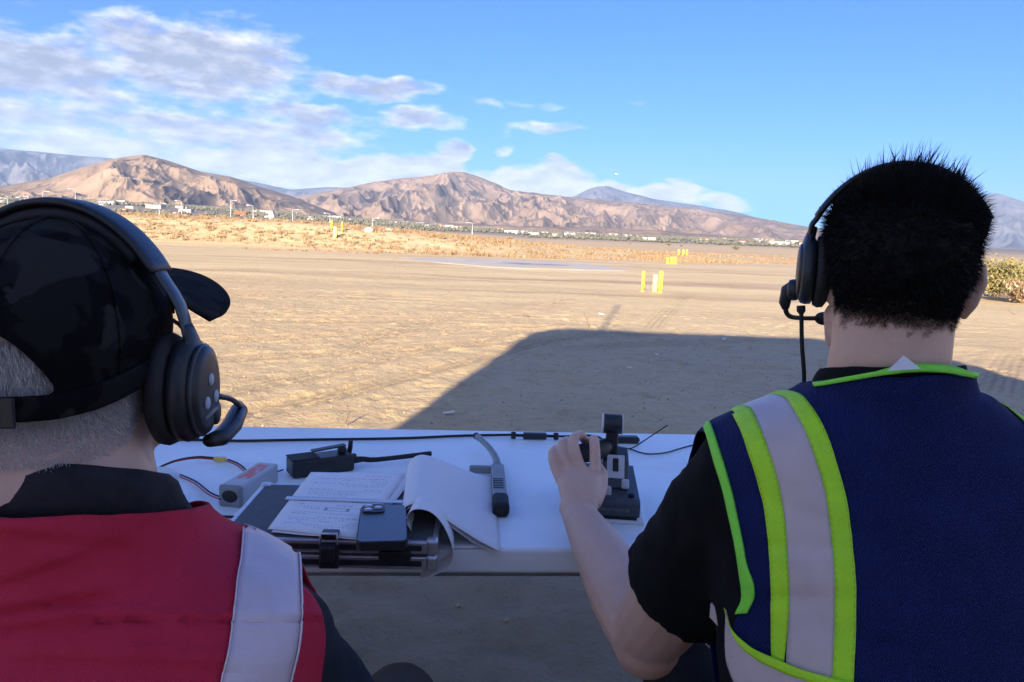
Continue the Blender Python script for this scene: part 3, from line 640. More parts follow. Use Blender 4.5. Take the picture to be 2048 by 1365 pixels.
# houses: walls and gabled roof
HW = [mat('house_wall_pale', (.44, .42, .39), (.35, .33, .31), rough=.8, scale=.3), mat('house_wall_sand', (.55, .48, .40), (.48, .42, .35), rough=.8, scale=.3)]
HR = [mat('house_roof_grey', (.34, .32, .31), (.25, .24, .24), rough=.8, scale=.3), mat('house_roof_tile', (.36, .17, .10), (.28, .13, .08), rough=.8, scale=.3), mat('house_roof_white', (.58, .57, .56), (.46, .46, .46), rough=.7, scale=.3)]
M_win = mat('dark_window', (.03, .035, .045), rough=.15)
def house_meshes(L, Wd, H, rh, wm, rm):
    a = MB(); a.box((0, 0, H / 2 - 1), (L, Wd, H + 2)); a = a.mesh('wall'); a.materials.append(wm)
    b = MB(); b.add([(-L/2-.5, -Wd/2-.5, H), (L/2+.5, -Wd/2-.5, H), (L/2+.5, Wd/2+.5, H), (-L/2-.5, Wd/2+.5, H), (-L/2-.5, 0, H+rh), (L/2+.5, 0, H+rh)], [(0, 1, 5, 4), (2, 3, 4, 5), (1, 2, 5), (3, 0, 4), (3, 2, 1, 0)]); b = b.mesh('roof'); b.materials.append(rm)
    return a, b
HT = [house_meshes(16, 10, 4, 2.2, HW[0], HR[0]), house_meshes(22, 11, 5, 2.4, HW[0], HR[1]), house_meshes(30, 16, 6, .8, HW[0], HR[2]), house_meshes(18, 12, 6.5, 2.4, HW[1], HR[1]), house_meshes(40, 18, 8, .6, HW[0], HR[2])]
rs = np.random.RandomState(91)
for k in range(170):
    px = rs.uniform(-40, 1620); a, _ = px_azel(px, 480); D = rs.uniform(900, 2800)
    x, y = math.sin(a) * D, math.cos(a) * D; z = ground_z(x, y); t_ = HT[rs.randint(0, 5)]; rt = empty('house', (x, y, z), rs.uniform(-.5, .5)); s = rs.uniform(.38, .62) * (.7 + D / 4000); rt.scale = (s, s, s)
    link('wall', t_[0], None, rt); link('roof', t_[1], None, rt)
    tag(rt, 'tiny pale house among trees in the distant valley town', 'house', 'houses of the distant valley town')
def landmark(px, py, D): a, e = px_azel(px, py); return (math.sin(a) * D, math.cos(a) * D, 1.26 + math.tan(e) * D)
p = landmark(543, 442, 900); rt = empty('water_tower', p)       # white rounded landmark
MB().lathe((0, 0, 0), [(3.9, -6), (3.9, 5.2), (3.6, 6.2), (2.6, 8.6), (1.2, 9.9), (.01, 10.3)], 20).build('drum', HR[2], rt); 
for sx in (-1, 1): MB().box((sx * 2.0, -3.9, 1.6), (1.5, .3, 3.0), bev=.05).build('opening', M_win, rt)
MB().box((0, 0, -3.2), (15, 9, 5.0), bev=.1).build('base_building', HW[0], rt)
tag(rt, 'white domed tower building beyond the berm, tallest white shape in the valley', 'tower')
p = landmark(481, 433, 1000); rt = empty('red_roofed_hall', p)
MB().box((0, 0, -1), (17, 10, 6)).build('wall', HW[1], rt)
MB().add([(-9, -5.6, 2), (9, -5.6, 2), (9, 5.6, 2), (-9, 5.6, 2), (-6, 0, 6.0), (6, 0, 6.0)], [(0, 1, 5, 4), (2, 3, 4, 5), (1, 2, 5), (3, 0, 4), (3, 2, 1, 0)]).build('roof', mat('red_roof', (.55, .13, .05), (.48, .11, .045), scale=.4), rt)
tag(rt, 'hall with a bright red roof left of the white domed tower', 'building')
# trees of the town read as one mass
n = 11000; px = rs.uniform(-80, 1700, n); D = 700 + 2200 * rs.rand(n); a = np.interp(px, [-80, 1700], [px_azel(-80, 470)[0], px_azel(1700, 470)[0]]); x, y = np.sin(a) * D, np.cos(a) * D; keep = fbm(x * .004, y * .004, 3, 66) > -.12; x, y, D = x[keep], y[keep], D[keep]; z = land_z(x, y)
r = rs.uniform(1.6, 3.6, len(x)) * (.6 + D / 3000); oct_ = np.array([(1, 0, .5), (.3, .95, .6), (-.8, .6, .45), (-.8, -.6, .55), (.3, -.95, .5), (.15, .1, 1.5), (0, 0, -.2)])
jit = rs.uniform(.7, 1.3, (len(x), 7, 1)); V = np.stack([x, y, z], -1)[:, None, :] + oct_[None] * jit * r[:, None, None] * np.array([1, 1, .9])
fc = np.array([(k, (k + 1) % 5, 5) for k in range(5)] + [((k + 1) % 5, k, 6) for k in range(5)]); F = (np.arange(len(x)) * 7)[:, None, None] + fc[None]
M_town_tree = plant_mat('town_tree', (.13, .13, .10), (.16, .155, .115), (.10, .105, .08))
tag(link('town_trees', quad_mesh('town_trees', V.reshape(-1, 3), F.reshape(-1, 3), False), M_town_tree), 'dark green trees filling the distant valley town', 'trees', kind='stuff')

# ------------------------------------------------------------------ the small white aircraft in the sky
a, e = px_azel(1233, 349); D = 1300.0; p = (math.sin(a) * D, math.cos(a) * D, 1.26 + math.tan(e) * D); M_air = mat('white_aircraft', (.85, .85, .84), rough=.4)
rt = empty('aircraft', p, R(65)); MB().ball((0, 0, 0), (4.6, 1.2, 1.5)).build('fuselage', M_air, rt); MB().box((.4, 0, .5), (1.5, 9, .2), bev=.08).build('wing', M_air, rt); MB().box((-3.9, 0, 1.1), (1.0, .2, 2.0), bev=.08).build('tail_fin', M_air, rt)
tag(rt, 'tiny white aircraft in the blue sky above the snowy far peak', 'aircraft')

# ------------------------------------------------------------------ the trailer behind the viewer whose shade they sit in
M_tr = mat('white_trailer_skin', (.80, .80, .79), (.74, .74, .73), rough=.35, scale=1.5); M_trd = mat('trailer_trim', (.08, .08, .085), rough=.5); M_tyre = mat('tyre_rubber', (.025, .025, .027), rough=.85, bump=.3, bscale=60)
TH = 4.19; TY = -3.0
trl = empty('cargo_trailer', (0, 0, 0)); prof = [(-2.24, .5), (-2.24, TH - .42), (-2.18, TH - .22), (-2.04, TH - .07), (-1.78, TH), (0.19, TH - .02), (1.24, TH - .0), (1.39, TH + .03), (1.74, TH + .03), (1.89, TH - .03), (2.64, TH - .05), (2.86, TH - .2), (2.96, TH - .5), (2.96, .5)]
MB().prism(prof, -2.4, 0, Matrix.Translation((0, TY, 0)) @ Matrix.Rotation(math.pi / 2, 4, 'X') @ Matrix.Scale(-1, 4, (0, 0, 1)) @ Matrix.Translation((0, 0, 0))).build('body', M_tr, trl)
for x in (-.2, .9):
    for y in (TY - .1, TY - 2.3):
        wh = MB(); wh.lathe((x, y, .36), [(.10, -.12), (.34, -.12), (.36, -.08), (.36, .08), (.34, .12), (.10, .12)], 24, np.array(Matrix.Rotation(math.pi / 2, 3, 'X'))); wh.build('wheel', M_tyre, trl)
MB().box((.36, TY - 1.2, .46), (4.9, 2.0, .12)).build('chassis', M_trd, trl)
MB().box((-2.96, TY - 1.2, .45), (1.5, .12, .1)).build('drawbar', M_trd, trl)
for x in (-3.2, 2.7): MB().tube([(x, TY - 1.2, 0), (x, TY - 1.2, .48)], .035, 8).build('jack', M_trd, trl)
MB().tube([(-1.36, TY - .12, TH - .05), (-1.36, TY - .12, TH + 1.35)], .025, 8).build('antenna_mast', M_trd, trl)
tag(trl, 'white cargo trailer with a roof mast parked behind the seated pair', 'trailer')

# ------------------------------------------------------------------ the white folding table
TZ = .74; TYAW = R(4.6)
def table_nodes(t, b, tcn, col):
    X_, Y_, Z_ = t.sep(tcn)
    smear = t.noise(t.xyz(t.math('MULTIPLY', X_, 2.0), t.math('MULTIPLY', Y_, 7.0), 0.0), 1.0, 6, .65, .8); dust = t.noise(tcn, 3.2, 6, .7)
    sc = t.noise(t.xyz(t.math('MULTIPLY', X_, 160), t.math('MULTIPLY', Y_, 6), 0.0), 1.0, 3, .6); sc2 = t.noise(t.xyz(t.math('MULTIPLY', X_, 9), t.math('MULTIPLY', Y_, 190), 3.0), 1.0, 3, .6)
    c = t.mix(t.math('MULTIPLY', t.ramp(dust, [(.46, 0.0), (.72, 1.0)]), .20), col, (.62, .58, .52, 1)); c = t.mix(t.math('MULTIPLY', t.ramp(smear, [(.56, 0.0), (.70, 1.0)]), .22), c, (.55, .54, .53, 1))
    sm = t.math('MAXIMUM', t.ramp(sc, [(.70, 0.0), (.76, 1.0)]), t.ramp(sc2, [(.70, 0.0), (.76, 1.0)])); c = t.mix(t.math('MULTIPLY', sm, .25), c, (.45, .45, .46, 1))
    t.put(b.inputs['Base Color'], c); t.put(b.inputs['Roughness'], t.math('ADD', .30, t.math('MULTIPLY', dust, .25)))
M_plast = mat('white_table_plastic', (.83, .92, .95), (.78, .87, .91), rough=.32, scale=6, bump=.12, bscale=260, lo=.3, hi=.7, extra=table_nodes)
M_tleg = mat('grey_table_leg', (.30, .31, .32), (.24, .25, .26), rough=.45, metal=.4)
tbl = empty('folding_table', (-.18, 1.172 - .18 * math.tan(TYAW) + .012, 0), TYAW)
TL, TD, TT = 2.44, .765, .045
top = MB(); prs = [(x, y) for x, y in rrect(TL, TD, .035, 6)]
bm = bmesh.new(); vs = [bm.verts.new((x, y + TD / 2, 0)) for x, y in prs]; f = bm.faces.new(vs)
ex = bmesh.ops.extrude_face_region(bm, geom=[f]); bmesh.ops.translate(bm, vec=(0, 0, TT), verts=[g_ for g_ in ex['geom'] if isinstance(g_, bmesh.types.BMVert)])
bmesh.ops.recalc_face_normals(bm, faces=bm.faces)
bmesh.ops.bevel(bm, geom=[e for e in bm.edges if abs(e.verts[0].co.z - e.verts[1].co.z) < 1e-6], offset=.007, segments=4, profile=.5, affect='EDGES')
me = bpy.data.meshes.new('table_top'); bm.to_mesh(me); bm.free(); me.polygons.foreach_set('use_smooth', [len(p.vertices) == 4 for p in me.polygons])
link('table_top', me, M_plast, tbl, loc=(0, 0, TZ - TT))
for sx in (-1, 1):
    for sy in (.09, TD - .09):
        MB().tube([(sx * 1.0, sy, TZ - TT - .012), (sx * 1.02, sy, .35), (sx * 1.04, sy, -.02)], .0135, 10).build('leg', M_tleg, tbl)
    MB().tube([(sx * 1.03, .09, .2), (sx * 1.03, TD - .09, .2)], .011, 8).build('crossbar', M_tleg, tbl)
    MB().tube([(sx * 1.01, TD / 2, .5), (sx * .6, TD / 2, TZ - TT - .02)], .01, 8).build('brace', M_tleg, tbl)
for sy in (.05, TD - .05): MB().box((0, sy, TZ - TT - .011), (2.2, .03, .021), bev=.003).build('rail', M_tleg, tbl)
tag(tbl, 'long white plastic folding table in front of the two seated people', 'table')

def W2(p, z): return (float(p[0]), float(p[1]), z)
BLK = mat('black_plastic', (.014, .015, .017), (.022, .023, .026), rough=.42, scale=40, bump=.1, bscale=300)
BLKR = mat('black_rubber', (.012, .012, .013), (.02, .02, .02), rough=.75, scale=30)
GREYP = mat('grey_plastic', (.20, .215, .235), (.26, .275, .29), rough=.5, scale=25, bump=.08, bscale=200)
SILV = mat('brushed_aluminium', (.62, .64, .66), (.52, .54, .56), rough=.35, metal=.85, scale=60)
WHT = mat('white_plastic', (.78, .78, .77), (.70, .70, .70), rough=.45, scale=30)
PAPER = None
def text_nodes(rows, seed, box=False):
    def f(t, b, tcn, col):
        uvn = t.node('ShaderNodeUVMap').outputs[0]; X_, Y_, Z_ = t.sep(uvn)
        br = t.node('ShaderNodeTexBrick'); t.l.new(uvn, br.inputs['Vector']); br.offset = .37; br.offset_frequency = 2; br.squash = .6; br.squash_frequency = 3
        br.inputs['Color1'].default_value = (1, 1, 1, 1); br.inputs['Color2'].default_value = (.7, .7, .7, 1); br.inputs['Mortar'].default_value = (0, 0, 0, 1)
        br.inputs['Scale'].default_value = rows; br.inputs['Mortar Size'].default_value = .30; br.inputs['Brick Width'].default_value = 2.2; br.inputs['Row Height'].default_value = 1.0; br.inputs['Mortar Smooth'].default_value = .1
        letters = t.noise(t.xyz(t.math('MULTIPLY', X_, 260), t.math('MULTIPLY', Y_, rows * 2.0), seed), 1.0, 2, .7)
        para = t.noise(t.xyz(t.math('MULTIPLY', X_, 1.6), t.math('MULTIPLY', t.math('FLOOR', t.math('MULTIPLY', Y_, rows)), .55), seed + 3.0), 1.0, 2, .5)
        ln = t.math('MULTIPLY', t.sep(br.outputs[0])[0], t.math('GREATER_THAN', para, .49)); ln = t.math('MULTIPLY', ln, t.smooth(letters, .38, .52))
        mrg = t.math('MULTIPLY', t.math('MULTIPLY', t.math('GREATER_THAN', X_, .12), t.math('LESS_THAN', X_, .88)), t.math('MULTIPLY', t.math('GREATER_THAN', Y_, .07), t.math('LESS_THAN', Y_, .93)))
        ink = t.math('MULTIPLY', t.math('MULTIPLY', ln, mrg), .62)
        if box:   # the outlined box in the lower half
            dx = t.math('DIVIDE', t.math('ABSOLUTE', t.math('SUBTRACT', X_, .56)), .12); dy = t.math('DIVIDE', t.math('ABSOLUTE', t.math('SUBTRACT', Y_, .34)), .018)
            m_ = t.math('MAXIMUM', dx, dy); ring = t.math('MULTIPLY', t.math('LESS_THAN', m_, 1.12), t.math('GREATER_THAN', m_, .82)); ins = t.math('LESS_THAN', m_, 1.5)
            ink = t.math('MULTIPLY', ink, t.math('SUBTRACT', 1.0, ins)); ink = t.math('MAXIMUM', ink, t.math('MULTIPLY', ring, .7))
        t.put(b.inputs['Base Color'], t.mix(ink, (.80, .81, .82, 1), (.12, .13, .17, 1)))
    return f
M_paper = mat('printed_paper', (.8, .8, .8), rough=.75, spec=.25, extra=text_nodes(34, 1.0, True))
M_paper_blank = mat('blank_paper', (.80, .81, .82), (.77, .78, .80), rough=.75, spec=.25, scale=5)

def uv_grid(o, r, c):
    me = o.data; uv = me.uv_layers.new(name='UVMap'); li = np.zeros(len(me.loops), int); me.loops.foreach_get('vertex_index', li)
    uv.data.foreach_set('uv', np.stack([(li % c) / (c - 1), (li // c) / (r - 1)], -1).astype(np.float32).ravel())
def sheet(name, corners, z, m, parent=None, lift=.0012, thick=.0006, seed=0, r=14, c=12):
    """slightly wavy sheet of paper from 4 corners (bl, br, tr, tl)"""
    bl, br_, tr, tl = [np.array([q[0], q[1]]) for q in corners]; P = np.zeros((r, c, 3))
    for i in range(r):
        for j in range(c):
            v, u = i / (r - 1), j / (c - 1); q = (bl * (1 - u) + br_ * u) * (1 - v) + (tl * (1 - u) + tr * u) * v
            P[i, j] = (*q, z + lift * (1 + float(pnoise(np.array(u * 2.3 + seed), np.array(v * 2.6))) * 1.6))
    o = link(name, grid_mesh(name, P), m, parent); uv_grid(o, r, c)
    md = o.modifiers.new('thickness', 'SOLIDIFY'); md.thickness = thick; md.offset = 1.0; return o

# ------------------------------------------------------------------ aluminium framed case with its latch
CA = R(2.5); cs = empty('equipment_case', (-.279, 1.209, TZ), CA); CW, CD, CH = .338, .252, .05
M_panel = mat('dark_case_panel', (.055, .058, .066), (.075, .078, .088), rough=.6, scale=90, bump=.25, bscale=500)
MB().box((0, 0, CH / 2), (CW - .012, CD - .012, CH - .004), bev=.002).build('panel', M_panel, cs)
for sy in (-1, 1):
    for z in (.0125, CH - .0125): 
        rl = MB().box((0, sy * (CD / 2 - .004), z), (CW - .03, .010, .021), bev=.0025).build('frame_rail', SILV, cs)
        MB().box((0, sy * (CD / 2 + .0012), z), (CW - .045, .0022, .009), bev=.0006).build('groove', BLK, rl)
for sx in (-1, 1):
    for z in (.0125, CH - .0125): MB().box((sx * (CW / 2 - .004), 0, z), (.010, CD - .03, .021), bev=.0025).build('frame_rail', SILV, cs)
    for sy in (-1, 1):
        for z in (.012, CH - .012): MB().box((sx * (CW / 2 - .0075), sy * (CD / 2 - .0075), z), (.019, .019, .026), bev=.005, seg=3).build('corner_cap', SILV, cs)
def latch(x):
    l = MB().box((x, -CD / 2 - .006, CH * .5), (.030, .008, .040), bev=.002).build('latch', BLK, cs)
    MB().box((x, -CD / 2 - .013, CH * .62), (.024, .010, .026), bev=.003).build('latch_lever', BLK, l)
    MB().tube([(x - .013, -CD / 2 - .010, CH * .9), (x - .012, -CD / 2 - .006, CH + .010), (x + .012, -CD / 2 - .006, CH + .010), (x + .013, -CD / 2 - .010, CH * .9)], .0022, 8).build('latch_hook', SILV, l)
    MB().box((x, -CD / 2 + .004, CH + .006), (.026, .018, .009), bev=.002).build('keeper', BLK, l)
latch(.005); latch(.15 - .30)
MB().box((.105, -CD / 2 - .004, .026), (.05, .006, .014), bev=.002).build('handle_mount', BLK, cs)
tag(cs, 'flat dark case with aluminium frame and black latches overhanging the table edge', 'case')

# ------------------------------------------------------------------ printed pages, ruler, phone
pgs = [on(535, 1060, .793), on(720, 1078, .793), on(812, 948, .793), on(622, 945, .793)]
s1 = sheet('printed_page', [on(543, 1063, .793), on(728, 1080, .793), on(830, 952, .793), on(634, 947, .793)], .7905, M_paper_blank, seed=3)
tag(s1, 'blank sheet lying under the printed page on the dark case', 'paper', 'sheets on the case')
s2 = sheet('printed_page', pgs, .7925, M_paper, lift=.0014, seed=1)
tag(s2, 'white printed page with text lines and a small outlined box', 'paper', 'sheets on the case')
M_clear = mat('frosted_ruler', (.55, .60, .66), (.62, .67, .73), rough=.25, scale=12, spec=.6)
ra, rb = on(572, 996, .797), on(806, 1004, .797); rl_ = empty('ruler', tuple((ra + rb) / 2), math.atan2(rb[1] - ra[1], rb[0] - ra[0])); RLn = float(np.linalg.norm(rb - ra))
MB().box((0, 0, 0), (RLn, .013, .0022), bev=.0006).build('blade', M_clear, rl_)
tk = MB()
for k in range(int(RLn / .005)): tk.box((-RLn / 2 + .004 + k * .005, .0045 - (.001 if k % 2 else 0), .0013), (.0005, .0035 if k % 2 else .005, .0003))
tk.build('graduation', mat('ink', (.05, .05, .06)), rl_)['kind'] = 'stuff'
tag(rl_, 'clear frosted ruler lying across the printed page', 'ruler')
M_phone = mat('slate_blue_phone_case', (.075, .10, .135), (.09, .115, .15), rough=.38, scale=60, coat=.1)
ph = empty('phone', (-.192, 1.112, .7945), R(9)); 
MB().prism(rrect(.0755, .150, .011, 6), 0, .0125).build('case', BLKR, ph)
MB().prism(rrect(.0725, .147, .010, 6), .0125, .0142).build('back_plate', M_phone, ph)
cb = MB().prism([(x - .0165, y + .053) for x, y in rrect(.036, .036, .009, 5)], .0142, .0172).build('camera_bump', BLK, ph)
M_lens = mat('lens_glass', (.35, .40, .46), rough=.08, metal=.6)
for (x, y) in ((-.0245, .061), (-.0245, .045), (-.0085, .053)): MB().lathe((x, y, .0172), [(.0066, 0), (.0066, .0012), (.0056, .0018), (.0001, .0016)], 20).build('lens', M_lens, cb)
tag(ph, 'slate blue smartphone lying face down on the case and papers', 'phone')

# ------------------------------------------------------------------ curled pages at the right of the case
def curl(name, near, far, Yn, Yf, label, n=46, m=16, th=.0007, stack=0):
    A = spline([at(x, y, Yy) for (x, y), Yy in zip(near, Yn)], n); B = spline([at(x, y, Yy) for (x, y), Yy in zip(far, Yf)], n)
    P = np.zeros((m, n, 3))
    for i in range(m): t = i / (m - 1); P[i] = A * (1 - t) + B * t
    P[..., 2] += .0010 * pnoise(P[..., 0] * 30, P[..., 1] * 12, 4)
    o = link(name, grid_mesh(name, P), M_paper_blank); md = o.modifiers.new('thickness', 'SOLIDIFY'); md.thickness = th; md.offset = 0
    return tag(o, label, 'paper', 'curled loose pages')
nA = [(838, 1078), (812, 1058), (802, 1035), (812, 1014), (838, 1008), (870, 1024), (915, 1055), (958, 1082), (1001, 1104)]
fA = [(848, 985), (828, 965), (816, 940), (822, 920), (845, 910), (880, 920), (920, 936), (952, 948), (984, 958)]
curl('curled_page', nA, fA, [1.175] * 7 + [1.170, 1.166], [1.44, 1.44, 1.44, 1.44, 1.45, 1.47, 1.49, 1.51, 1.525], 'top white page curled over and reaching to the right onto the table')
nA2 = [(842, 1080), (817, 1060), (807, 1038), (816, 1019), (839, 1013), (868, 1028), (910, 1060), (950, 1088), (985, 1104)]
fA2 = [(x + 3, y + 6) for x, y in fA[:-1]] + [(975, 962)]
curl('curled_page', nA2, fA2, [1.178] * 7 + [1.175, 1.172], [1.43] * 5 + [1.46, 1.48, 1.50, 1.515], 'second curled page just beneath the top white curl')
nB = [(822, 1062), (812, 1040), (826, 1020), (856, 1022), (882, 1045), (902, 1085), (906, 1115), (893, 1138), (868, 1151), (839, 1161)]
fB = [(830, 1035), (826, 1012), (838, 995), (862, 998), (884, 1015), (902, 1045), (908, 1072), (898, 1095), (878, 1108), (850, 1118)]
curl('curled_page', nB, fB, [1.13] * 10, [1.20] * 8 + [1.195, 1.19], 'white page curling down past the table edge beside the case')
sheet('page', [(-.13, 1.17), (-.02, 1.18), (-.05, 1.40), (-.16, 1.40)], TZ + .001, M_paper_blank, seed=7)
tag(bpy.data.objects['page'], 'flat white sheet lying under the curled pages', 'paper', 'curled loose pages')

# ------------------------------------------------------------------ handheld radio
def frame_from(p0, p1):
    d_ = np.array(p1) - np.array(p0); return math.atan2(d_[1], d_[0]), float(np.hypot(d_[0], d_[1]))
ra_, rlen = frame_from((-.462, 1.512), (-.335, 1.592)); rad = empty('handheld_radio', (-.462, 1.512, TZ), ra_)
MB().box((.068, 0, .019), (.135, .056, .037), bev=.006, seg=3).build('body', BLK, rad)
MB().box((.03, 0, .0385), (.06, .05, .003), bev=.0012).build('battery_cover', GREYP if False else BLKR, rad)
cl = MB().box((.085, -.002, .052), (.075, .018, .0035), bev=.0014, ry=R(-4)).build('belt_clip', BLK, rad)
MB().box((.115, -.002, .044), (.018, .016, .013), bev=.003).build('clip_hinge', BLK, cl)
MB().lathe((.134, .013, .02), [(.0075, 0), (.0078, .012), (.0068, .018), (.0001, .019)], 14, np.array(Matrix.Rotation(R(90), 3, 'Y'))).build('knob', BLKR, rad)
MB().tube([(.136, .012, .030), (.139, .012, .045), (.140, .012, .058)], [.006, .0055, .005], 10).build('volume_knob', BLKR, rad)
an = on(862, 904, TZ + .02); la = Matrix.Rotation(-ra_, 3, 'Z') @ Vector((an[0] + .462, an[1] - 1.512, 0))
MB().tube(spline([(.132, -.012, .020), (.16, -.010, .019), (la.x * .6, la.y * .55 - .004, .016), (la.x, la.y, .016)], 10), [.0085, .0075, .007, .0062, .006, .0057, .0055, .0053, .0055, .0056], 10).build('antenna', BLKR, rad)
tag(rad, 'black handheld radio lying on its front with belt clip and long antenna', 'radio')

# ------------------------------------------------------------------ battery pack with leads and yellow connector
ba, bl_ = frame_from((-.515, 1.325), (-.492, 1.478)); bat = empty('battery_pack', (-.515, 1.325, TZ), ba)
def batt_nodes(t, b, tcn, col):
    X_, Y_, Z_ = t.sep(tcn); red = t.math('MULTIPLY', t.math('GREATER_THAN', X_, .045), t.math('MULTIPLY', t.math('LESS_THAN', X_, .135), t.math('MULTIPLY', t.math('LESS_THAN', t.math('ABSOLUTE', Y_), .013), t.math('GREATER_THAN', Z_, .036))))
    n_ = t.noise(t.xyz(t.math('MULTIPLY', X_, 30), t.math('MULTIPLY', Y_, 160), 0.0), 1.0, 2, .5); red = t.math('MULTIPLY', red, t.math('SUBTRACT', 1.0, t.math('MULTIPLY', t.math('GREATER_THAN', n_, .56), .6)))
    t.put(b.inputs['Base Color'], t.mix(red, (.42, .44, .47, 1), (.62, .10, .07, 1)))
M_bat = mat('battery_wrap', (.5, .5, .5), rough=.4, extra=batt_nodes)
MB().box((.078, 0, .0205), (.145, .044, .040), bev=.004).build('wrap', M_bat, bat)
ec = MB().box((.003, 0, .0205), (.010, .0455, .041), bev=.004).build('end_cap', GREYP, bat)
MB().ball((-.0018, 0, .021), (.002, .016, .012)).build('end_hole', BLKR, ec)
M_red = mat('red_wire', (.42, .03, .025), rough=.4); M_xt = mat('yellow_connector', (.72, .55, .12), (.66, .50, .10), rough=.45)
def wire(name, pts, r, m, parent=None, n=26, lab=None, cat='cable', grp=None):
    o = MB().tube(spline(pts, n), r, 8).build(name, m, parent)
    if lab: tag(o, lab, cat, grp)
    return o
def loc_in(e, P): 
    Mi = (Matrix.Translation(e.location) @ Matrix.Rotation(e.rotation_euler.z, 4, 'Z')).inverted(); return [tuple(Mi @ Vector(p)) for p in P]
for off, m in ((0, M_red), (.004, BLKR)):
    o3 = np.array([off * .6, off, off * .5])
    wire('lead', loc_in(bat, [on(300, 945, TZ + .008) + o3, on(345, 925, TZ + .012) + o3, on(390, 917, TZ + .014) + o3, on(428, 919, TZ + .008) + o3]), .0019, m, bat)
    wire('lead', loc_in(bat, [on(452, 922, TZ + .008) + o3, on(472, 930, TZ + .012) + o3, on(488, 943, TZ + .016) + o3, on(496, 956, TZ + .02) + o3]), .0019, m, bat)
    wire('lead', loc_in(bat, [on(300, 945, TZ + .004) + o3, on(340, 948, TZ + .004) + o3, on(385, 965, TZ + .006) + o3, on(415, 988, TZ + .010) + o3, on(440, 999, TZ + .015) + o3]), .0016, m, bat)
q = on(440, 919, TZ + .008); xt = MB(); xt.box(loc_in(bat, [q])[0], (.012, .026, .010), rz=R(80) - ba + R(12), bev=.002); xt.build('connector', M_xt, bat)
tag(bat, 'grey battery pack with red label and leads to a yellow connector', 'battery')
wire('black_lead', [on(340, 1042, TZ + .003), on(372, 1033, TZ + .003), on(402, 1028, TZ + .004), on(440, 1033, TZ + .003), on(475, 1034, TZ + .003)], .0024, BLKR, lab='short black cable running under the dark case corner')
wire('antenna_lead', [on(538, 955, TZ + .004), on(552, 945, TZ + .006), on(566, 940, TZ + .004)], .0016, BLKR, lab='thin black lead between battery pack and handheld radio', n=10)

# ------------------------------------------------------------------ long cable with its inline box
cbl = empty('power_cable', (0, 0, 0))
wire('cable', [on(250, 884, TZ + .004), on(360, 880, TZ + .004), on(480, 882, TZ + .004), on(600, 880, TZ + .004), on(800, 877, TZ + .004), on(920, 872, TZ + .004), on(1024, 870, TZ + .006)], .0034, BLKR, cbl, 60)
fa, fb = on(1027, 871, TZ + .01), on(1112, 873, TZ + .01); fang, fl = frame_from(fa[:2], fb[:2])
MB().box(tuple((fa + fb) / 2), (fl * .55, .018, .016), rz=fang, bev=.003).build('inline_box', BLK, cbl)
for q in (fa, fb): MB().lathe(tuple(q), [(.0085, -.006), (.0095, -.003), (.0095, .003), (.0085, .006)], 12, np.array((Matrix.Rotation(fang, 3, 'Z') @ Matrix.Rotation(R(90), 3, 'Y')))).build('strain_relief', BLKR, cbl)
MB().tube([fa, fb], .004, 8).build('core', BLKR, cbl)
wire('cable', [fb, on(1140, 873, TZ + .005), on(1165, 871, TZ + .005), on(1195, 874, TZ + .01), on(1212, 884, TZ + .005), on(1226, 884, TZ + .012)], .003, BLKR, cbl, 30)
tag(cbl, 'long black cable along the far table edge with an inline box', 'cable')

# ------------------------------------------------------------------ grey hand device at the right of the curled pages
gd = empty('hand_microphone', (-.012, 1.318, TZ), R(3))
M_gd = mat('grey_green_plastic', (.22, .24, .25), (.27, .29, .30), rough=.5, scale=20)
MB().box((.004, .16, .013), (.029, .20, .025), bev=.005, seg=3).build('body', M_gd, gd)
MB().box((.004, .035, .0145), (.032, .068, .028), bev=.009, seg=3).build('rubber_end', BLKR, gd)
for k in range(6): MB().box((.002, .098 + k * .011, .0255), (.021, .0035, .0016), bev=.0005).build('grille_slot', BLKR, gd)
MB().box((-.030, .262, .010), (.055, .012, .016), bev=.003).build('side_clip', M_gd, gd)
tp = on(972, 900, TZ); 
MB().tube(spline([(.004, .255, .016), (.002, .30, .022), (-.010, .35, .030), (-.030, .41, .034), (-.040, .44, .034)], 14), [.010, .0095, .009, .0085, .008, .0075, .007, .007, .007, .007, .007, .0078, .0085, .008], 10).build('stem', M_gd, gd)
MB().ball((-.043, .447, .034), (.0085, .010, .0085)).build('stem_tip', BLKR, gd)
tag(gd, 'grey hand microphone with ribbed body, black rubber end and bent stem', 'microphone')

# ------------------------------------------------------------------ throttle controller
M_thr = mat('slate_plastic', (.045, .055, .065), (.06, .07, .08), rough=.45, scale=60, bump=.1, bscale=400); M_lite = mat('pale_grey_plastic', (.60, .62, .65), (.52, .54, .57), rough=.45, scale=40)
th = empty('throttle_controller', (.197, 1.315, TZ), R(-4))
MB().box((.0, .098, .004), (.122, .20, .008), bev=.002).build('mounting_plate', WHT, th)
def wedge(poly, x0, x1): return MB().prism(poly, x0, x1, Matrix(((0, 0, 1, 0), (1, 0, 0, 0), (0, 1, 0, 0), (0, 0, 0, 1))))
def bev_build(mb, name, m, parent, off):
    o = mb.build(name, m, parent); bm = bmesh.new(); bm.from_mesh(o.data); bmesh.ops.remove_doubles(bm, verts=bm.verts, dist=1e-6)
    bmesh.ops.bevel(bm, geom=list(bm.edges), offset=off, segments=2, profile=.5, affect='EDGES', clamp_overlap=True); bm.to_mesh(o.data); bm.free(); return o
bs = bev_build(wedge([(.004, .012), (.0, .016), (-.001, .040), (.008, .045), (.17, .062), (.175, .012)], -.052, .052), 'base', M_thr, th, .0022)
MB().box((0, .006, .010), (.094, .010, .005), bev=.001).build('base_shadow_gap', BLKR, th)
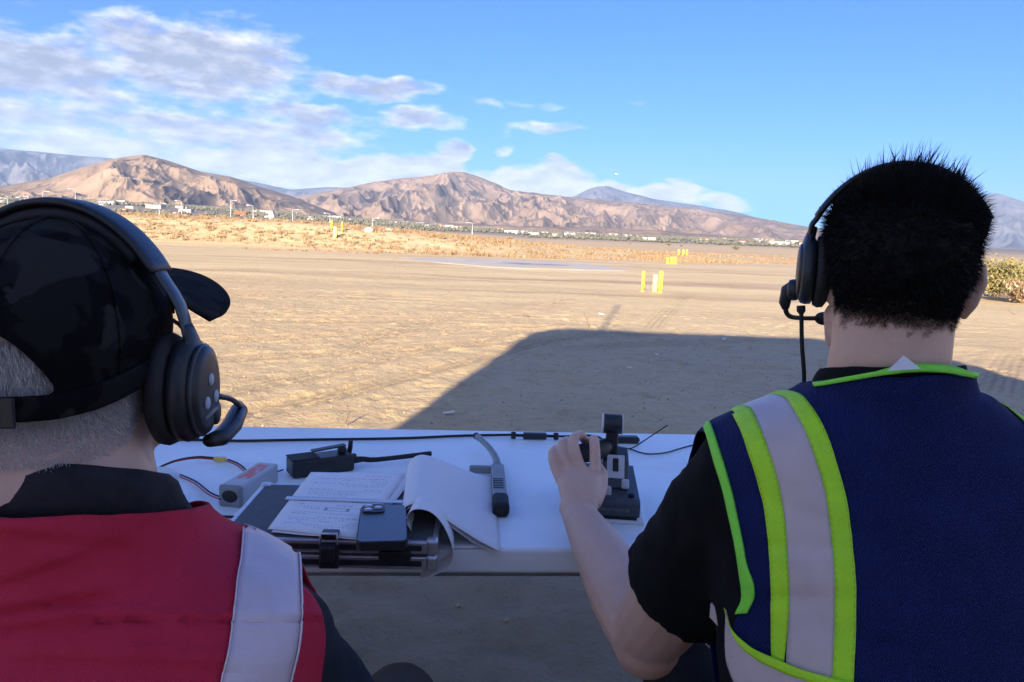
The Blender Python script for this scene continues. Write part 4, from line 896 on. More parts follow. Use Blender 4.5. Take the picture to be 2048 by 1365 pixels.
hs_ = bev_build(wedge([(.052, .050), (.078, .095), (.125, .112), (.168, .100), (.172, .056)], -.017, .034), 'housing', M_thr, th, .0025)
fp = bev_build(wedge([(.0, 0), (.0, .046), (.004, .046), (.004, 0)], -.017, .017), 'slot_panel', M_lite, th, .0012); fp.location = (.008, .060, .068); fp.rotation_euler = (R(-30), 0, 0)
MB().box((0, -.0006, .026), (.011, .003, .026), bev=.002).build('slot', BLKR, fp)
for x, y, z in ((-.008, .030, .0525), (.026, .047, .062)):
    b_ = MB().box((x, y, z), (.014, .013, .018), rx=R(-12), bev=.003).build('switch', M_lite, th)
MB().lathe((.036, .022, .045), [(.006, 0), (.006, .006), (.004, .008), (.0001, .008)], 14).build('button', BLKR, th)
MB().lathe((-.034, .022, .045), [(.006, 0), (.006, .006), (.004, .008), (.0001, .008)], 14).build('button', BLKR, th)
lv = MB().box((.0, .108, .118), (.024, .022, .075), bev=.004, rx=R(4)).build('lever', BLK, th)
MB().lathe((.0, .108, .163), [(.0165, -.0185), (.0195, -.0170), (.0195, .0170), (.0165, .0185)], 24, np.array(Matrix.Rotation(R(90), 3, 'Y'))).build('roller', BLK, lv)
for s in (-1, 1): MB().lathe((s * .0190, .108, .163), [(.0195, -.0012), (.0202, 0), (.0195, .0012)], 24, np.array(Matrix.Rotation(R(90), 3, 'Y'))).build('roller_rim', M_lite, lv)
gp = MB().tube(spline([(-.008, .102, .122), (-.026, .082, .116), (-.052, .066, .113), (-.085, .058, .110)], 10), [.014, .017, .0185, .019, .019, .019, .019, .0185, .017, .013], 14).build('grip', BLK, lv)
MB().box((-.033, .0555, .113), (.006, .004, .026), bev=.001, rx=R(-8)).build('grip_trim', SILV, gp)
ft = bpy.data.curves.new('lettering', 'FONT'); ft.body = 'THRUSTMASTER'; ft.size = .0085; ft.align_x = 'CENTER'; ft.extrude = .0003
fo = bpy.data.objects.new('tmp_text', ft); COL.objects.link(fo); bpy.context.view_layer.update(); tme = bpy.data.meshes.new_from_object(fo.evaluated_get(bpy.context.evaluated_depsgraph_get())); bpy.data.objects.remove(fo)
link('lettering', tme, mat('grey_print', (.20, .22, .24), rough=.5), bs, loc=(.002, -.0016, .0245), rot=(R(90), 0, 0))
tag(th, 'dark throttle controller with black roller lever held by the left hand', 'controller')
bx_ = empty('adapter_box', tuple((on(1228, 888, TZ) + on(1275, 888, TZ)) / 2 + np.array([0, .01, 0])), R(4)); MB().box((0, 0, .009), (.066, .024, .018), bev=.003).build('shell', BLK, bx_); MB().box((.0345, 0, .009), (.004, .012, .008), bev=.001).build('port', BLKR, bx_)
tag(bx_, 'small black box at the far table edge behind the roller lever', 'box')
wire('thin_wire', [on(1232, 896, TZ + .006), on(1262, 897, TZ + .008), on(1285, 884, TZ + .02), on(1312, 866, TZ + .035), on(1335, 851, TZ + .05)], .0016, BLKR, lab='thin dark wire springing up from beside the roller lever')
wire('thin_wire', [on(1232, 893, TZ + .006), on(1258, 898, TZ + .004), on(1292, 908, TZ + .003), on(1330, 906, TZ + .003), on(1362, 897, TZ + .003), on(1392, 890, TZ + .003), on(1420, 893, TZ + .003)], .0018, BLKR, lab='thin dark wire curving right across the white tabletop to the vest')
wire('wire_loop', [on(1420, 917, TZ + .003), on(1392, 918, TZ + .003), on(1378, 927, TZ + .003), on(1388, 938, TZ + .003), on(1420, 945, TZ + .003)], .0014, BLKR, lab='small wire loop peeking out beside the black sleeve')
# white bottle-like container beside the left neck
wc = empty('plastic_tub', (-.655, 1.30, TZ)); MB().lathe((0, 0, 0), [(.044, 0), (.047, .008), (.050, .046), (.050, .052), (.046, .055)], 28).build('cup', WHT, wc); MB().lathe((0, 0, .055), [(.052, 0), (.053, .004), (.048, .010), (.001, .011)], 28).build('lid', M_lite, wc)
tag(wc, 'white plastic tub on the table behind the neck of the red vest wearer', 'tub')

# ------------------------------------------------------------------ people: tools
def remesh(mb, voxel, smooth=6, name='tmp'):
    o = mb.build(name, None, fix=True)
    m = o.modifiers.new('r', 'REMESH'); m.mode = 'VOXEL'; m.voxel_size = voxel; m.use_smooth_shade = True
    if smooth: s = o.modifiers.new('s', 'SMOOTH'); s.factor = .5; s.iterations = smooth
    bpy.context.view_layer.update(); dg = bpy.context.evaluated_depsgraph_get()
    me = bpy.data.meshes.new_from_object(o.evaluated_get(dg)); old = o.data; bpy.data.objects.remove(o); bpy.data.meshes.remove(old)
    me.materials.clear(); me.polygons.foreach_set('use_smooth', [True] * len(me.polygons)); me.update(); return me
def mverts(me): a = np.zeros(len(me.vertices) * 3); me.vertices.foreach_get('co', a); return a.reshape(-1, 3)
def mnorms(me): a = np.zeros(len(me.vertices) * 3); me.vertices.foreach_get('normal', a); return a.reshape(-1, 3)
def set_verts(me, V): me.vertices.foreach_set('co', V.astype(np.float32).ravel()); me.update()
def noise3(V, f, seed=0, oct=3):
    return (fbm(V[:, 0] * f + V[:, 2] * f * .37, V[:, 2] * f, oct, seed) + fbm(V[:, 1] * f - V[:, 0] * f * .3, V[:, 2] * f * 1.1 + 5, oct, seed + 9)) * .7
def project(V):
    d = V - CAM_P; z = d @ FWD; return 1024 + F_PX * (d @ RGT) / z, 682.5 - F_PX * (d @ UPV) / z
def bvh_of(me):
    V = mverts(me); return BVHTree.FromPolygons([Vector(v) for v in V], [tuple(p.vertices) for p in me.polygons])
def cast(bv, px, py, guess=None):
    d = ray(px, py); h = bv.ray_cast(Vector(CAM_P), Vector(d), 5.0)
    if h[0] is None and guess is not None:      # just outside the outline: the surface point closest to the line of sight
        best = None
        for Yg in np.linspace(.55, .98, 22):
            k = bv.find_nearest(Vector(at(px, py, Yg)))
            if best is None or k[3] < best[3]: best = k
        h = best
    return (None, None) if h[0] is None else (np.array(h[0]), np.array(h[1]))
def keep_faces(me, mask, name, iters=14):
    """new mesh with the faces of mask only"""
    V = mverts(me); Q = [tuple(p.vertices) for p, k in zip(me.polygons, mask) if k]
    used = sorted({i for q in Q for i in q}); mp = {i: k for k, i in enumerate(used)}
    m2 = bpy.data.meshes.new(name); m2.from_pydata([tuple(V[i]) for i in used], [], [tuple(mp[i] for i in q) for q in Q]); m2.update()
    # soften the cut edge
    cnt = {}
    for p in m2.polygons:
        for k in p.edge_keys: cnt[k] = cnt.get(k, 0) + 1
    nb = {}
    for (a, b_), c in cnt.items():
        if c == 1: nb.setdefault(a, []).append(b_); nb.setdefault(b_, []).append(a)
    if iters and nb:
        W_ = mverts(m2); ids = [i for i in nb if len(nb[i]) == 2]; I = np.array(ids); A = np.array([nb[i][0] for i in ids]); B = np.array([nb[i][1] for i in ids])
        for _ in range(iters): W_[I] = .5 * W_[I] + .25 * (W_[A] + W_[B])
        set_verts(m2, W_)
    m2.polygons.foreach_set('use_smooth', [True] * len(m2.polygons)); return m2
def centers(me): a = np.zeros(len(me.polygons) * 3); me.polygons.foreach_get('center', a); return a.reshape(-1, 3)
def fnormals(me): a = np.zeros(len(me.polygons) * 3); me.polygons.foreach_get('normal', a); return a.reshape(-1, 3)
def solidify(o, t, off=1.0): md = o.modifiers.new('thickness', 'SOLIDIFY'); md.thickness = t; md.offset = off; md.use_rim = True; return o
def ribbon(name, bv, left, right, rows, cols, off, m, parent, over=0, thick=.0012, flare=None):
    """cloth strip lying on a surface; left and right edges given as lines across the photograph's view of it"""
    A = spline(left, rows); B = spline(right, rows); P = np.zeros((rows, cols, 3)); last = None
    for i in range(rows):
        for j in range(cols):
            u = j / (cols - 1); q = A[i] * (1 - u) + B[i] * u
            g_ = last if last is not None else at(q[0], q[1], .7)
            h, n_ = cast(bv, q[0], q[1], at(q[0], q[1], g_[1]))
            if n_ @ ray(q[0], q[1]) > 0: n_ = -n_
            P[i, j] = h + n_ * off; last = h
    if over:   # carry on over the shoulder and down the front
        top = P[0].copy(); ext = []
        for k in range(1, over + 1):
            row = []
            for p in top:
                c = p + np.array([0, .055, -.055]); a = R(135) - k * R(165) / over; g_ = c + np.array([0, math.cos(a) * .25, math.sin(a) * .25])
                h = bv.ray_cast(Vector(g_), Vector(c - g_), .25)
                if h[0] is None: h = bv.find_nearest(Vector(c + (g_ - c) * .3))
                nn = np.array(h[1])
                if nn @ (g_ - np.array(h[0])) < 0: nn = -nn
                row.append(np.array(h[0]) + nn * off)
            ext.append(row)
        P = np.concatenate([np.array(ext)[::-1], P], 0)
    for _ in range(1):      # settle
        Q = P.copy(); Q[1:-1] = .5 * P[1:-1] + .25 * (P[:-2] + P[2:]); P = Q
    o = link(name, grid_mesh(name, P), m, parent, loc=-parent.location); uv_grid(o, P.shape[0], P.shape[1]); solidify(o, thick, 0.0); return o
def mirrored(o, bv, cx, off, name, parent):
    V = mverts(o.data); V[:, 0] = 2 * cx - V[:, 0]; out = []
    for v in V:
        h = bv.find_nearest(Vector(v)); p, n_ = np.array(h[0]), np.array(h[1]); out.append(p + n_ * (off if (v - p) @ n_ > -1 else off))
    me = o.data.copy(); me.name = name; set_verts(me, np.array(out)); me.flip_normals(); q = link(name, me, None, parent); solidify(q, .0012, 0.0); return q
def loft(mb, rows, cx, n=44, power=2.4):
    """torso: rows of (z, half width, half depth, centre y[, centre x])"""
    V = []; F = []
    for r_ in rows:
        z, a, b, cy = r_[:4]; c = r_[4] if len(r_) > 4 else cx
        for k in range(n):
            t = 2 * math.pi * k / n; ct, st = math.cos(t), math.sin(t)
            V.append((c + a * math.copysign(abs(ct) ** (2 / power), ct), cy + b * math.copysign(abs(st) ** (2 / power), st), z))
    m = len(rows); F = [(i * n + k, i * n + (k + 1) % n, (i + 1) * n + (k + 1) % n, (i + 1) * n + k) for i in range(m - 1) for k in range(n)]
    F.append(tuple(range(n - 1, -1, -1))); F.append(tuple((m - 1) * n + k for k in range(n))); return mb.add(V, F, True)
def dense(rows, n):
    A = spline([list(r_) for r_ in rows], n); return [tuple(x) for x in A]
class Head:
    def __init__(s, C_, yaw, pitch=0, roll=0, k=1.0, ears=(-1, 1)):
        s.ears = ears
        s.C = np.array(C_, float); s.k = k
        s.M = np.array(Matrix.Rotation(-yaw, 3, 'Z') @ Matrix.Rotation(pitch, 3, 'X') @ Matrix.Rotation(roll, 3, 'Y'))
    def w(s, p): return s.C + s.M @ (np.array(p, float) * s.k)
    def loc(s, V): return ((np.asarray(V) - s.C) @ s.M) / s.k
    def ball(s, mb, c, r, n=20, rings=14): return mb.ball(s.w(c), tuple(x * s.k for x in r), n, rings, s.M)
    def tube(s, mb, pts, rad, n=12): return mb.tube([s.w(p) for p in pts], [x * s.k for x in rad] if isinstance(rad, (list, tuple)) else rad * s.k, n)
    def build(s, mb):
        s.ball(mb, (0, -.012, .026), (.077, .098, .092), 32, 22); s.ball(mb, (0, .034, -.045), (.056, .061, .072), 24, 16); s.ball(mb, (0, -.045, -.015), (.062, .055, .060), 24, 16)
        for x in (-1, 1):
            s.tube(mb, [(x * .060, .0, -.045), (x * .050, .045, -.082), (x * .02, .080, -.098)], [.017, .018, .017])
            s.ball(mb, (x * .045, .062, -.022), (.023, .020, .018)); s.tube(mb, [(0, .091, .030), (x * .028, .086, .031), (x * .052, .066, .026)], [.012, .012, .012])
            s.ball(mb, (x * .031, .083, .006), (.014, .010, .008)); s.ball(mb, (x * .013, .099, -.030), (.008, .009, .007))
            # ear: shell, rim and lobe
            s.ball(mb, (x * .047, .012, -.052), (.024, .036, .040))
            if x not in s.ears: s.ball(mb, (x * .070, -.008, -.014), (.008, .015, .022)); continue
            s.ball(mb, (x * .079, -.012, -.012), (.008, .017, .028)); s.tube(mb, [(x * .076, .004, -.008), (x * .086, .0, .016), (x * .092, -.018, .020), (x * .092, -.030, .002), (x * .086, -.024, -.024), (x * .078, -.008, -.042)], [.0045, .005, .005, .0048, .0048, .006])
        s.ball(mb, (0, .084, -.096), (.020, .017, .016)); s.tube(mb, [(0, .092, .022), (0, .103, -.006), (0, .114, -.027)], [.009, .010, .013]); s.ball(mb, (0, .106, -.034), (.013, .010, .008))
        s.tube(mb, [(-.024, .084, -.058), (0, .094, -.056), (.024, .084, -.058)], [.005, .0068, .005]); s.tube(mb, [(-.022, .083, -.066), (0, .093, -.067), (.022, .083, -.066)], [.005, .0075, .005])
    def eyes(s, parent):
        M_eye = mat('eye', (.75, .73, .70), rough=.1); M_iris = mat('iris', (.03, .018, .01), rough=.1)
        for x in (-1, 1):
            mb = MB(); s.ball(mb, (x * .031, .0865, .004), (.0115, .0095, .0062)); e = mb.build('eye', M_eye, parent, loc=-parent.location)
            mb = MB(); s.ball(mb, (x * .031, .0945, .004), (.005, .0028, .005)); mb.build('iris', M_iris, e)
def strands(me, hd, mask_len, count, seed, dirf, wid, jitter=.35, droop=0.0):
    """hair: thin tapered blades rooted on the head; mask_len(local) -> length in metres (0 = none)"""
    r = np.random.RandomState(seed); Cn = centers(me); N_ = fnormals(me); L = hd.loc(Cn); ln = mask_len(L); ok = np.where(ln > 0)[0]
    area = np.zeros(len(me.polygons)); me.polygons.foreach_get('area', area); pr = area[ok] / area[ok].sum(); pick = r.choice(ok, count, p=pr)
    base = Cn[pick] + r.normal(0, .0017, (count, 3)); n_ = N_[pick]; d = dirf(L[pick], n_, r) + r.normal(0, jitter, (count, 3)); d /= np.linalg.norm(d, axis=1)[:, None]
    l = ln[pick] * r.uniform(.6, 1.15, count); tip = base + d * l[:, None] - np.array([0, 0, 1]) * (droop * l)[:, None]
    s = np.cross(d, r.normal(0, 1, (count, 3))); s /= np.linalg.norm(s, axis=1)[:, None]; s *= wid * r.uniform(.6, 1.3, count)[:, None]
    mid = base * .5 + tip * .5 + n_ * (.08 * l)[:, None]; base = base - n_ * .002
    V = np.stack([base - s * .5, base + s * .5, mid + s * .42, mid - s * .42, tip], 1).reshape(-1, 3); i = np.arange(count) * 5
    return V, np.concatenate([np.stack([i, i + 1, i + 2], -1), np.stack([i, i + 2, i + 3], -1), np.stack([i + 3, i + 2, i + 4], -1)])
def finger(mb, J, r0, r1):
    P = spline(J, 11); mb.tube(P, list(np.linspace(r0, r1, 11)), 12); mb.ball(P[-1], r1 * 1.0, 12, 8)
    for q in J[1:-1]: mb.ball(q, (r0 + r1) / 2 * 1.07, 12, 8)
def relaxed_hand(mb, wr, fw, nrm, side, curl=.5):
    wr, fw, nrm = [np.array(x, float) for x in (wr, fw, nrm)]; fw /= np.linalg.norm(fw); s = np.cross(fw, nrm); s /= np.linalg.norm(s); s *= side; nrm = np.cross(s, fw) * side
    nrm /= np.linalg.norm(nrm); mcp = []
    mb.tube([wr, wr + fw * .03, wr + fw * .06, wr + fw * .088], [(.027, .019), (.034, .018), (.039, .016), (.038, .013)], 14, upv=nrm)
    for i, (o, a, b, c) in enumerate(((.028, .042, .025, .020), (.009, .046, .028, .021), (-.010, .043, .026, .021), (-.028, .034, .019, .018))):
        m0 = wr + fw * (.088 - .004 * abs(i - 1)) + s * o; t = curl * .7; J = [m0]; 
        for ln, dt in ((a, curl * .9), (b, curl * .7), (c, 0)):
            J.append(J[-1] + (fw * math.cos(t) - nrm * math.sin(t)) * ln); t += dt
        finger(mb, J, .0098, .0078)
    th0 = wr + fw * .02 + s * .026 - nrm * .006; th1 = th0 + fw * .03 + s * .022 - nrm * .012; th2 = th1 + fw * .030 + s * .008 - nrm * .010; finger(mb, [th0, th1, th2, th2 + fw * .022 - s * .002 - nrm * .006], .0125, .0092)

def skin_mat(name, c1, c2, c3):
    def ex(t, b, tcn, col):
        n1 = t.noise(tcn, 9, 4, .55); n2 = t.noise(tcn, 48, 5, .65); n3 = t.noise(tcn, 300, 3, .6); mo = t.node('ShaderNodeTexVoronoi'); t.l.new(tcn, mo.inputs['Vector']); mo.inputs['Scale'].default_value = 42
        c = t.mix(t.ramp(n1, [(.32, 0.0), (.70, 1.0)]), (*c1, 1), (*c2, 1)); c = t.mix(t.math('MULTIPLY', t.ramp(n2, [(.46, 0.0), (.72, 1.0)]), .28), c, (*c3, 1))
        c = t.mix(t.math('MULTIPLY', t.ramp(n3, [(.5, 0.0), (.75, 1.0)]), .10), c, tuple(x * .72 for x in c3) + (1,))
        c = t.mix(t.math('MULTIPLY', t.math('LESS_THAN', mo.outputs['Distance'], .035), .35), c, (.16, .08, .06, 1)); t.put(b.inputs['Base Color'], c)
        vr = t.node('ShaderNodeTexVoronoi', feature='DISTANCE_TO_EDGE'); t.l.new(tcn, vr.inputs['Vector']); vr.inputs['Scale'].default_value = 520
        hh = t.math('ADD', t.math('MULTIPLY', t.smooth(vr.outputs['Distance'], 0, .12), .35), t.math('ADD', t.math('MULTIPLY', n2, 1.6), t.math('MULTIPLY', n3, .5))); bn = t.node('ShaderNodeBump'); bn.inputs['Strength'].default_value = .5; bn.inputs['Distance'].default_value = .0007
        t.l.new(hh, bn.inputs['Height']); t.l.new(bn.outputs[0], b.inputs['Normal'])
    return mat(name, c1, rough=.48, sss=.10, spec=.4, extra=ex)
SKIN_A = skin_mat('skin_warm', (.72, .48, .355), (.67, .42, .305), (.60, .32, .24))
SKIN_B = skin_mat('skin_pale', (.72, .50, .40), (.67, .42, .33), (.58, .31, .24))
def fabric(name, c1, c2, rough=.85, pitch=0.0, amp=.3, weave=900, sheen=.0, holes=0.0):
    def ex(t, b, tcn, col):
        X_, Y_, Z_ = t.sep(tcn); k = 2 * math.pi / pitch if pitch else 2 * math.pi / .0016
        wv = t.math('MULTIPLY', t.math('SINE', t.math('MULTIPLY', t.math('ADD', X_, t.math('MULTIPLY', Z_, .5)), k)), t.math('SINE', t.math('MULTIPLY', t.math('SUBTRACT', Z_, t.math('MULTIPLY', X_, .12)), k)))
        bn = t.node('ShaderNodeBump'); bn.inputs['Strength'].default_value = amp; bn.inputs['Distance'].default_value = .0006
        t.l.new(wv, bn.inputs['Height']); t.l.new(bn.outputs[0], b.inputs['Normal'])
        if holes:
            hm = t.math('MULTIPLY', t.math('GREATER_THAN', wv, .55), holes); t.put(b.inputs['Base Color'], t.mix(hm, col, (.006, .007, .012, 1)))
    return mat(name, c1, c2, rough=rough, scale=14, spec=.15, sheen=sheen, extra=ex)

# ================================================================== right person: navy vest, black shirt
RP = empty('person', (.41, .74, 0)); RL = -RP.location; CXR = .408
hdR = Head((.398, .782, 1.231), R(17), R(-2), k=.845, ears=(1,))
SH_L, EL_L, WR_L = np.array([.274, .800, .994]), at(1292, 1268, .965), at(1159, 1030, 1.238)
SH_R, EL_R, WR_R = np.array([.542, .80, .994]), np.array([.66, .93, .74]), np.array([.56, 1.12, .80])
b = MB(); hdR.build(b)
b.tube([hdR.w((0, -.026, -.02)), hdR.w((0, -.026, -.085)), (.397, .775, 1.10), (.402, .785, 1.03)], [.056, .0565, .061, .085], 24)
rowsR = dense([(.46, .150, .105, .72), (.56, .155, .11, .715), (.70, .145, .10, .725), (.82, .155, .105, .745), (.92, .168, .108, .765), (.99, .172, .102, .778), (1.035, .164, .090, .780), (1.064, .148, .082, .780), (1.085, .112, .072, .778), (1.100, .080, .064, .776), (1.115, .060, .058, .775), (1.13, .050, .052, .774)], 40)
loft(b, rowsR, CXR)
for s_, e_, w_ in ((SH_L, EL_L, WR_L), (SH_R, EL_R, WR_R)):
    b.ball(s_, (.060, .058, .055)); dir_ = (e_ - s_); b.tube([s_, s_ + dir_ * .25, s_ + dir_ * .6, s_ + dir_ * .9, e_], [.056, .060, .060, .054, .050], 18)
    f_ = w_ - e_; b.tube([e_ - f_ * .03, e_ + f_ * .12, e_ + f_ * .30, e_ + f_ * .6, e_ + f_ * .85, w_], [(.050, .050), (.053, .050), (.053, .048), (.045, .041), (.037, .031), (.032, .0245)], 18); b.tube([w_ - f_ * .05, w_ + f_ * .04, w_ + f_ * .10], [(.0325, .025), (.031, .0235), (.030, .022)], 18); b.ball(e_ - f_ * .04 + dir_ * .03, .047)
# the left hand closed on the throttle grip
wr = WR_L; pal = [wr, at(1159, 1000, 1.262), at(1158, 968, 1.292), at(1156, 944, 1.316)]
b.tube(pal, [(.031, .0235), (.034, .022), (.040, .020), (.041, .015)], 18, upv=(0, -.6, .8))
FJ = [([at(1190, 948, 1.314), at(1190, 907, 1.330), at(1188, 881, 1.358), at(1186, 884, 1.392), at(1184, 898, 1.405)], .0112, .0088),
      ([at(1163, 943, 1.316), at(1150, 904, 1.332), at(1148, 878, 1.358), at(1161, 871, 1.390), at(1171, 884, 1.408)], .0112, .0088),
      ([at(1139, 946, 1.314), at(1127, 912, 1.330), at(1125, 889, 1.354), at(1134, 883, 1.384), at(1144, 898, 1.402)], .0106, .0084),
      ([at(1120, 957, 1.306), at(1107, 928, 1.320), at(1105, 906, 1.340), at(1111, 899, 1.366), at(1122, 908, 1.385)], .0098, .0076)]
for J, r0, r1 in FJ:
    finger(b, J, r0, r1); b.ball(J[0] + np.array([0, -.004, .006]), .0105, 12, 8)
finger(b, [at(1186, 1008, 1.262), at(1200, 978, 1.300), at(1203, 950, 1.340), at(1196, 935, 1.372)], .0150, .0105)
for J, r0, r1 in FJ: b.tube([at(1159, 1005, 1.262), J[0]], [.012, .0115], 10)
relaxed_hand(b, WR_R, (-.35, .92, -.12), (.1, .1, 1), -1, .35)
bodyR = remesh(b, .0029, 5); 
boR = link('body', bodyR, SKIN_A, RP, loc=RL)
hdR.eyes(RP)
# hair
def hairR_len(L):
    x, y, z = L[:, 0], L[:, 1], L[:, 2]; ang = np.degrees(np.arctan2(np.abs(x), -y))        # 0 at the back of the head
    low = np.interp(ang, [0, 30, 50, 62, 75, 90, 105, 125, 180], [-.041, -.040, -.037, -.030, .012, .012, .010, .055, .070]) + .007 * pnoise(x * 60, z * 30, 2)
    h = z - low; topf = sstep(z, .05, .105)
    ln = .0030 + .003 * sstep(h, 0, .015) + .008 * sstep(h, .010, .045) + .008 * topf + .003 * np.exp(-((z - .075) / .028) ** 2) + .007 * np.exp(-((x - .060) / .032) ** 2 - ((z - .075) / .032) ** 2) + .004 * np.exp(-((x + .06) / .03) ** 2 - ((z - .08) / .03) ** 2)
    return np.where((h > 0) & (np.hypot(x, y) < .125) & ~((np.abs(x) > .074) & (z < .036) & (y > -.05)), ln, 0)
def hairR_dir(L, n_, r):
    up = np.array([0, 0, 1.0]); topf = sstep(L[:, 2], .04, .10)[:, None]
    d = n_ * (.26 + .14 * topf) + up * (.50 * topf - .55 * (1 - topf)); 
    return d + (hdR.M @ np.array([.45, .12, .15])) * sstep(L[:, 2], .05, .10)[:, None] * .5
HAIR_K = mat('black_hair', (.004, .0038, .004), (.008, .007, .007), rough=.6, spec=.2, scale=60)
V, F = strands(bodyR, hdR, hairR_len, 60000, 3, hairR_dir, .0008, .34)
V2, F2 = strands(bodyR, hdR, lambda L: np.where((hairR_len(L) > 0) & (L[:, 2] > .085) & (np.abs(L[:, 0]) < .05), .042, 0), 420, 4, lambda L, n_, r: n_ * .35 + np.array([0, 0, 1.0]) + (hdR.M @ np.array([.25, 0, 0])), .0011, .30)
def stub_len(L):
    ang = np.degrees(np.arctan2(np.abs(L[:, 0]), -L[:, 1])); low = np.interp(ang, [0, 50, 62, 75, 90], [-.041, -.037, -.030, .012, .012]); h = low - L[:, 2]
    return np.where((h > -.018) & (h < .018 * (.5 + np.random.RandomState(9).rand(len(L)) ** 1.6)) & (ang < 70) & (np.abs(L[:, 0]) < .070) & (np.hypot(L[:, 0], L[:, 1]) < .13) & (np.random.RandomState(10).rand(len(L)) > h / .024), .0030, 0)
V3, F3 = strands(bodyR, hdR, stub_len, 42000, 14, lambda L, n_, r: n_ * .30 + np.array([0, 0, -.8]), .00018, .25)
Cn = centers(bodyR); Lc = hdR.loc(Cn); ln = hairR_len(Lc); scalp = keep_faces(bodyR, ln > .0068, 'scalp'); sv = mverts(scalp); sn = mnorms(scalp)
sl = hairR_len(hdR.loc(sv)); sv = sv + sn * (.0008 + .0075 * np.clip((np.where(sl > 0, sl, .0068) - .0068) / .014, 0, 1))[:, None] + sn * (.002 * noise3(sv, 90, 3))[:, None]
Fs = [tuple(p.vertices) for p in scalp.polygons]; tri = []
for q in Fs: tri += [(q[0], q[1], q[2])] + ([(q[0], q[2], q[3])] if len(q) == 4 else [])
allV = np.concatenate([sv, V, V2, V3]); allF = np.concatenate([np.array(tri), F + len(sv), F2 + len(sv) + len(V), F3 + len(sv) + len(V) + len(V2)])
link('hair', quad_mesh('hair', allV, allF, False), HAIR_K, RP, loc=RL)
# black short sleeved shirt
M_shirt = fabric('black_cotton', (.006, .006, .0065), (.011, .011, .012), .95, 0, .2)
b = MB(); loft(b, [(z, a_ + .014, b_ + .014, cy) for z, a_, b_, cy in rowsR], CXR); b.tube([(.395, .758, 1.185), (.396, .760, 1.135), (.399, .774, 1.10), (.403, .785, 1.02)], [.0645, .068, .078, .11], 28)
def sleeve(b, s_, e_, q, r0, r1):
    d_ = e_ - s_; b.ball(s_ + np.array([0, 0, .004]), r0); b.tube([s_ - d_ * .05, s_ + d_ * .2, s_ + d_ * .45, s_ + d_ * q], [(r0, r0), (r0 * 1.02, r0 * 1.05), ((r0 + r1) / 2, (r0 + r1) / 2 * 1.08), (r1, r1 * 1.12)], 24)
sleeve(b, SH_L, EL_L, .62, .070, .074); sleeve(b, SH_R, EL_R, .70, .070, .072)
sh = remesh(b, .0065, 4); Vv = mverts(sh); set_verts(sh, Vv + mnorms(sh) * (.0055 * noise3(Vv, 14, 5) + .0024 * noise3(Vv, 38, 6))[:, None])
# open the neck and the sleeve ends
fc = centers(sh); keep = (fc[:, 2] < 1.141 + .012 * np.clip((.760 - fc[:, 1]) / .06, -2, 1) + .05 * (fc[:, 0] - .397))
for s_, e_, q in ((SH_L, EL_L, .62), (SH_R, EL_R, .70)):
    d_ = e_ - s_; L_ = np.linalg.norm(d_); d_ /= L_; t = (fc - s_) @ d_; rad_ = np.linalg.norm((fc - s_) - t[:, None] * d_, axis=1); keep &= ~((t > L_ * q - .004) & (rad_ < .0655))
shm = keep_faces(sh, keep, 'shirt'); so = link('shirt', shm, M_shirt, RP, loc=RL); solidify(so, .0022, -1)
# vest
M_navy = fabric('navy_mesh', (.010, .017, .085), (.013, .022, .105), .8, .0030, .8, holes=.55)
def stitched(dark, lo=.40, hi=.44, dash=330):
    def ex(t, b, tcn, col):
        uvn = t.node('ShaderNodeUVMap').outputs[0]; U_, V_, _z = t.sep(uvn); e = t.math('ABSOLUTE', t.math('SUBTRACT', U_, .5)); ln = t.math('MULTIPLY', t.math('GREATER_THAN', e, lo), t.math('LESS_THAN', e, hi))
        ds = t.math('GREATER_THAN', t.math('SINE', t.math('MULTIPLY', V_, dash)), -.3); wn_ = t.noise(tcn, 900, 2, .6); gr = t.noise(tcn, 22, 5, .65)
        c = t.mix(t.math('MULTIPLY', t.math('MULTIPLY', ln, ds), .6), col, dark); c = t.mix(t.math('MULTIPLY', t.ramp(wn_, [(.4, 0.0), (.7, 1.0)]), .16), c, dark); c = t.mix(t.math('MULTIPLY', t.ramp(gr, [(.5, 0.0), (.75, 1.0)]), .22), c, dark)
        t.put(b.inputs['Base Color'], c)
    return ex
M_lime = mat('lime_tape', (.52, .95, .018), (.45, .86, .02), rough=.65, scale=40, bump=.35, bscale=420, extra=stitched((.22, .45, .02, 1)))
M_green = mat('green_binding', (.27, .88, .06), (.23, .78, .06), rough=.65, scale=40, bump=.2, bscale=500)
M_refl = mat('grey_reflective_tape', (.64, .52, .48), (.58, .47, .44), rough=.42, scale=8, spec=.4, bump=.3, bscale=480, extra=stitched((.36, .30, .31, 1), .475, .49))
b = MB(); loft(b, [(z, a_ + .030 + .012 * float(sstep(.95 - z, 0, .2)), b_ + .024 + .010 * float(sstep(.95 - z, 0, .2)), cy) for z, a_, b_, cy in rowsR[:-3]], CXR)
b.tube([(.395, .760, 1.158), (.397, .763, 1.125), (.400, .776, 1.09), (.404, .785, 1.02)], [.072, .078, .092, .12], 28)
for s_, e_ in ((SH_L, EL_L), (SH_R, EL_R)):
    d_ = e_ - s_; b.ball(s_ + np.array([0, 0, .010]), (.082, .080, .074)); b.tube([s_, s_ + d_ * .35], [.082, .084], 24)
vs_ = remesh(b, .0055, 9); Vv = mverts(vs_)
fold = .0055 * noise3(Vv, 7, 15) + .0022 * noise3(Vv, 20, 16); qx, qy = project(Vv)
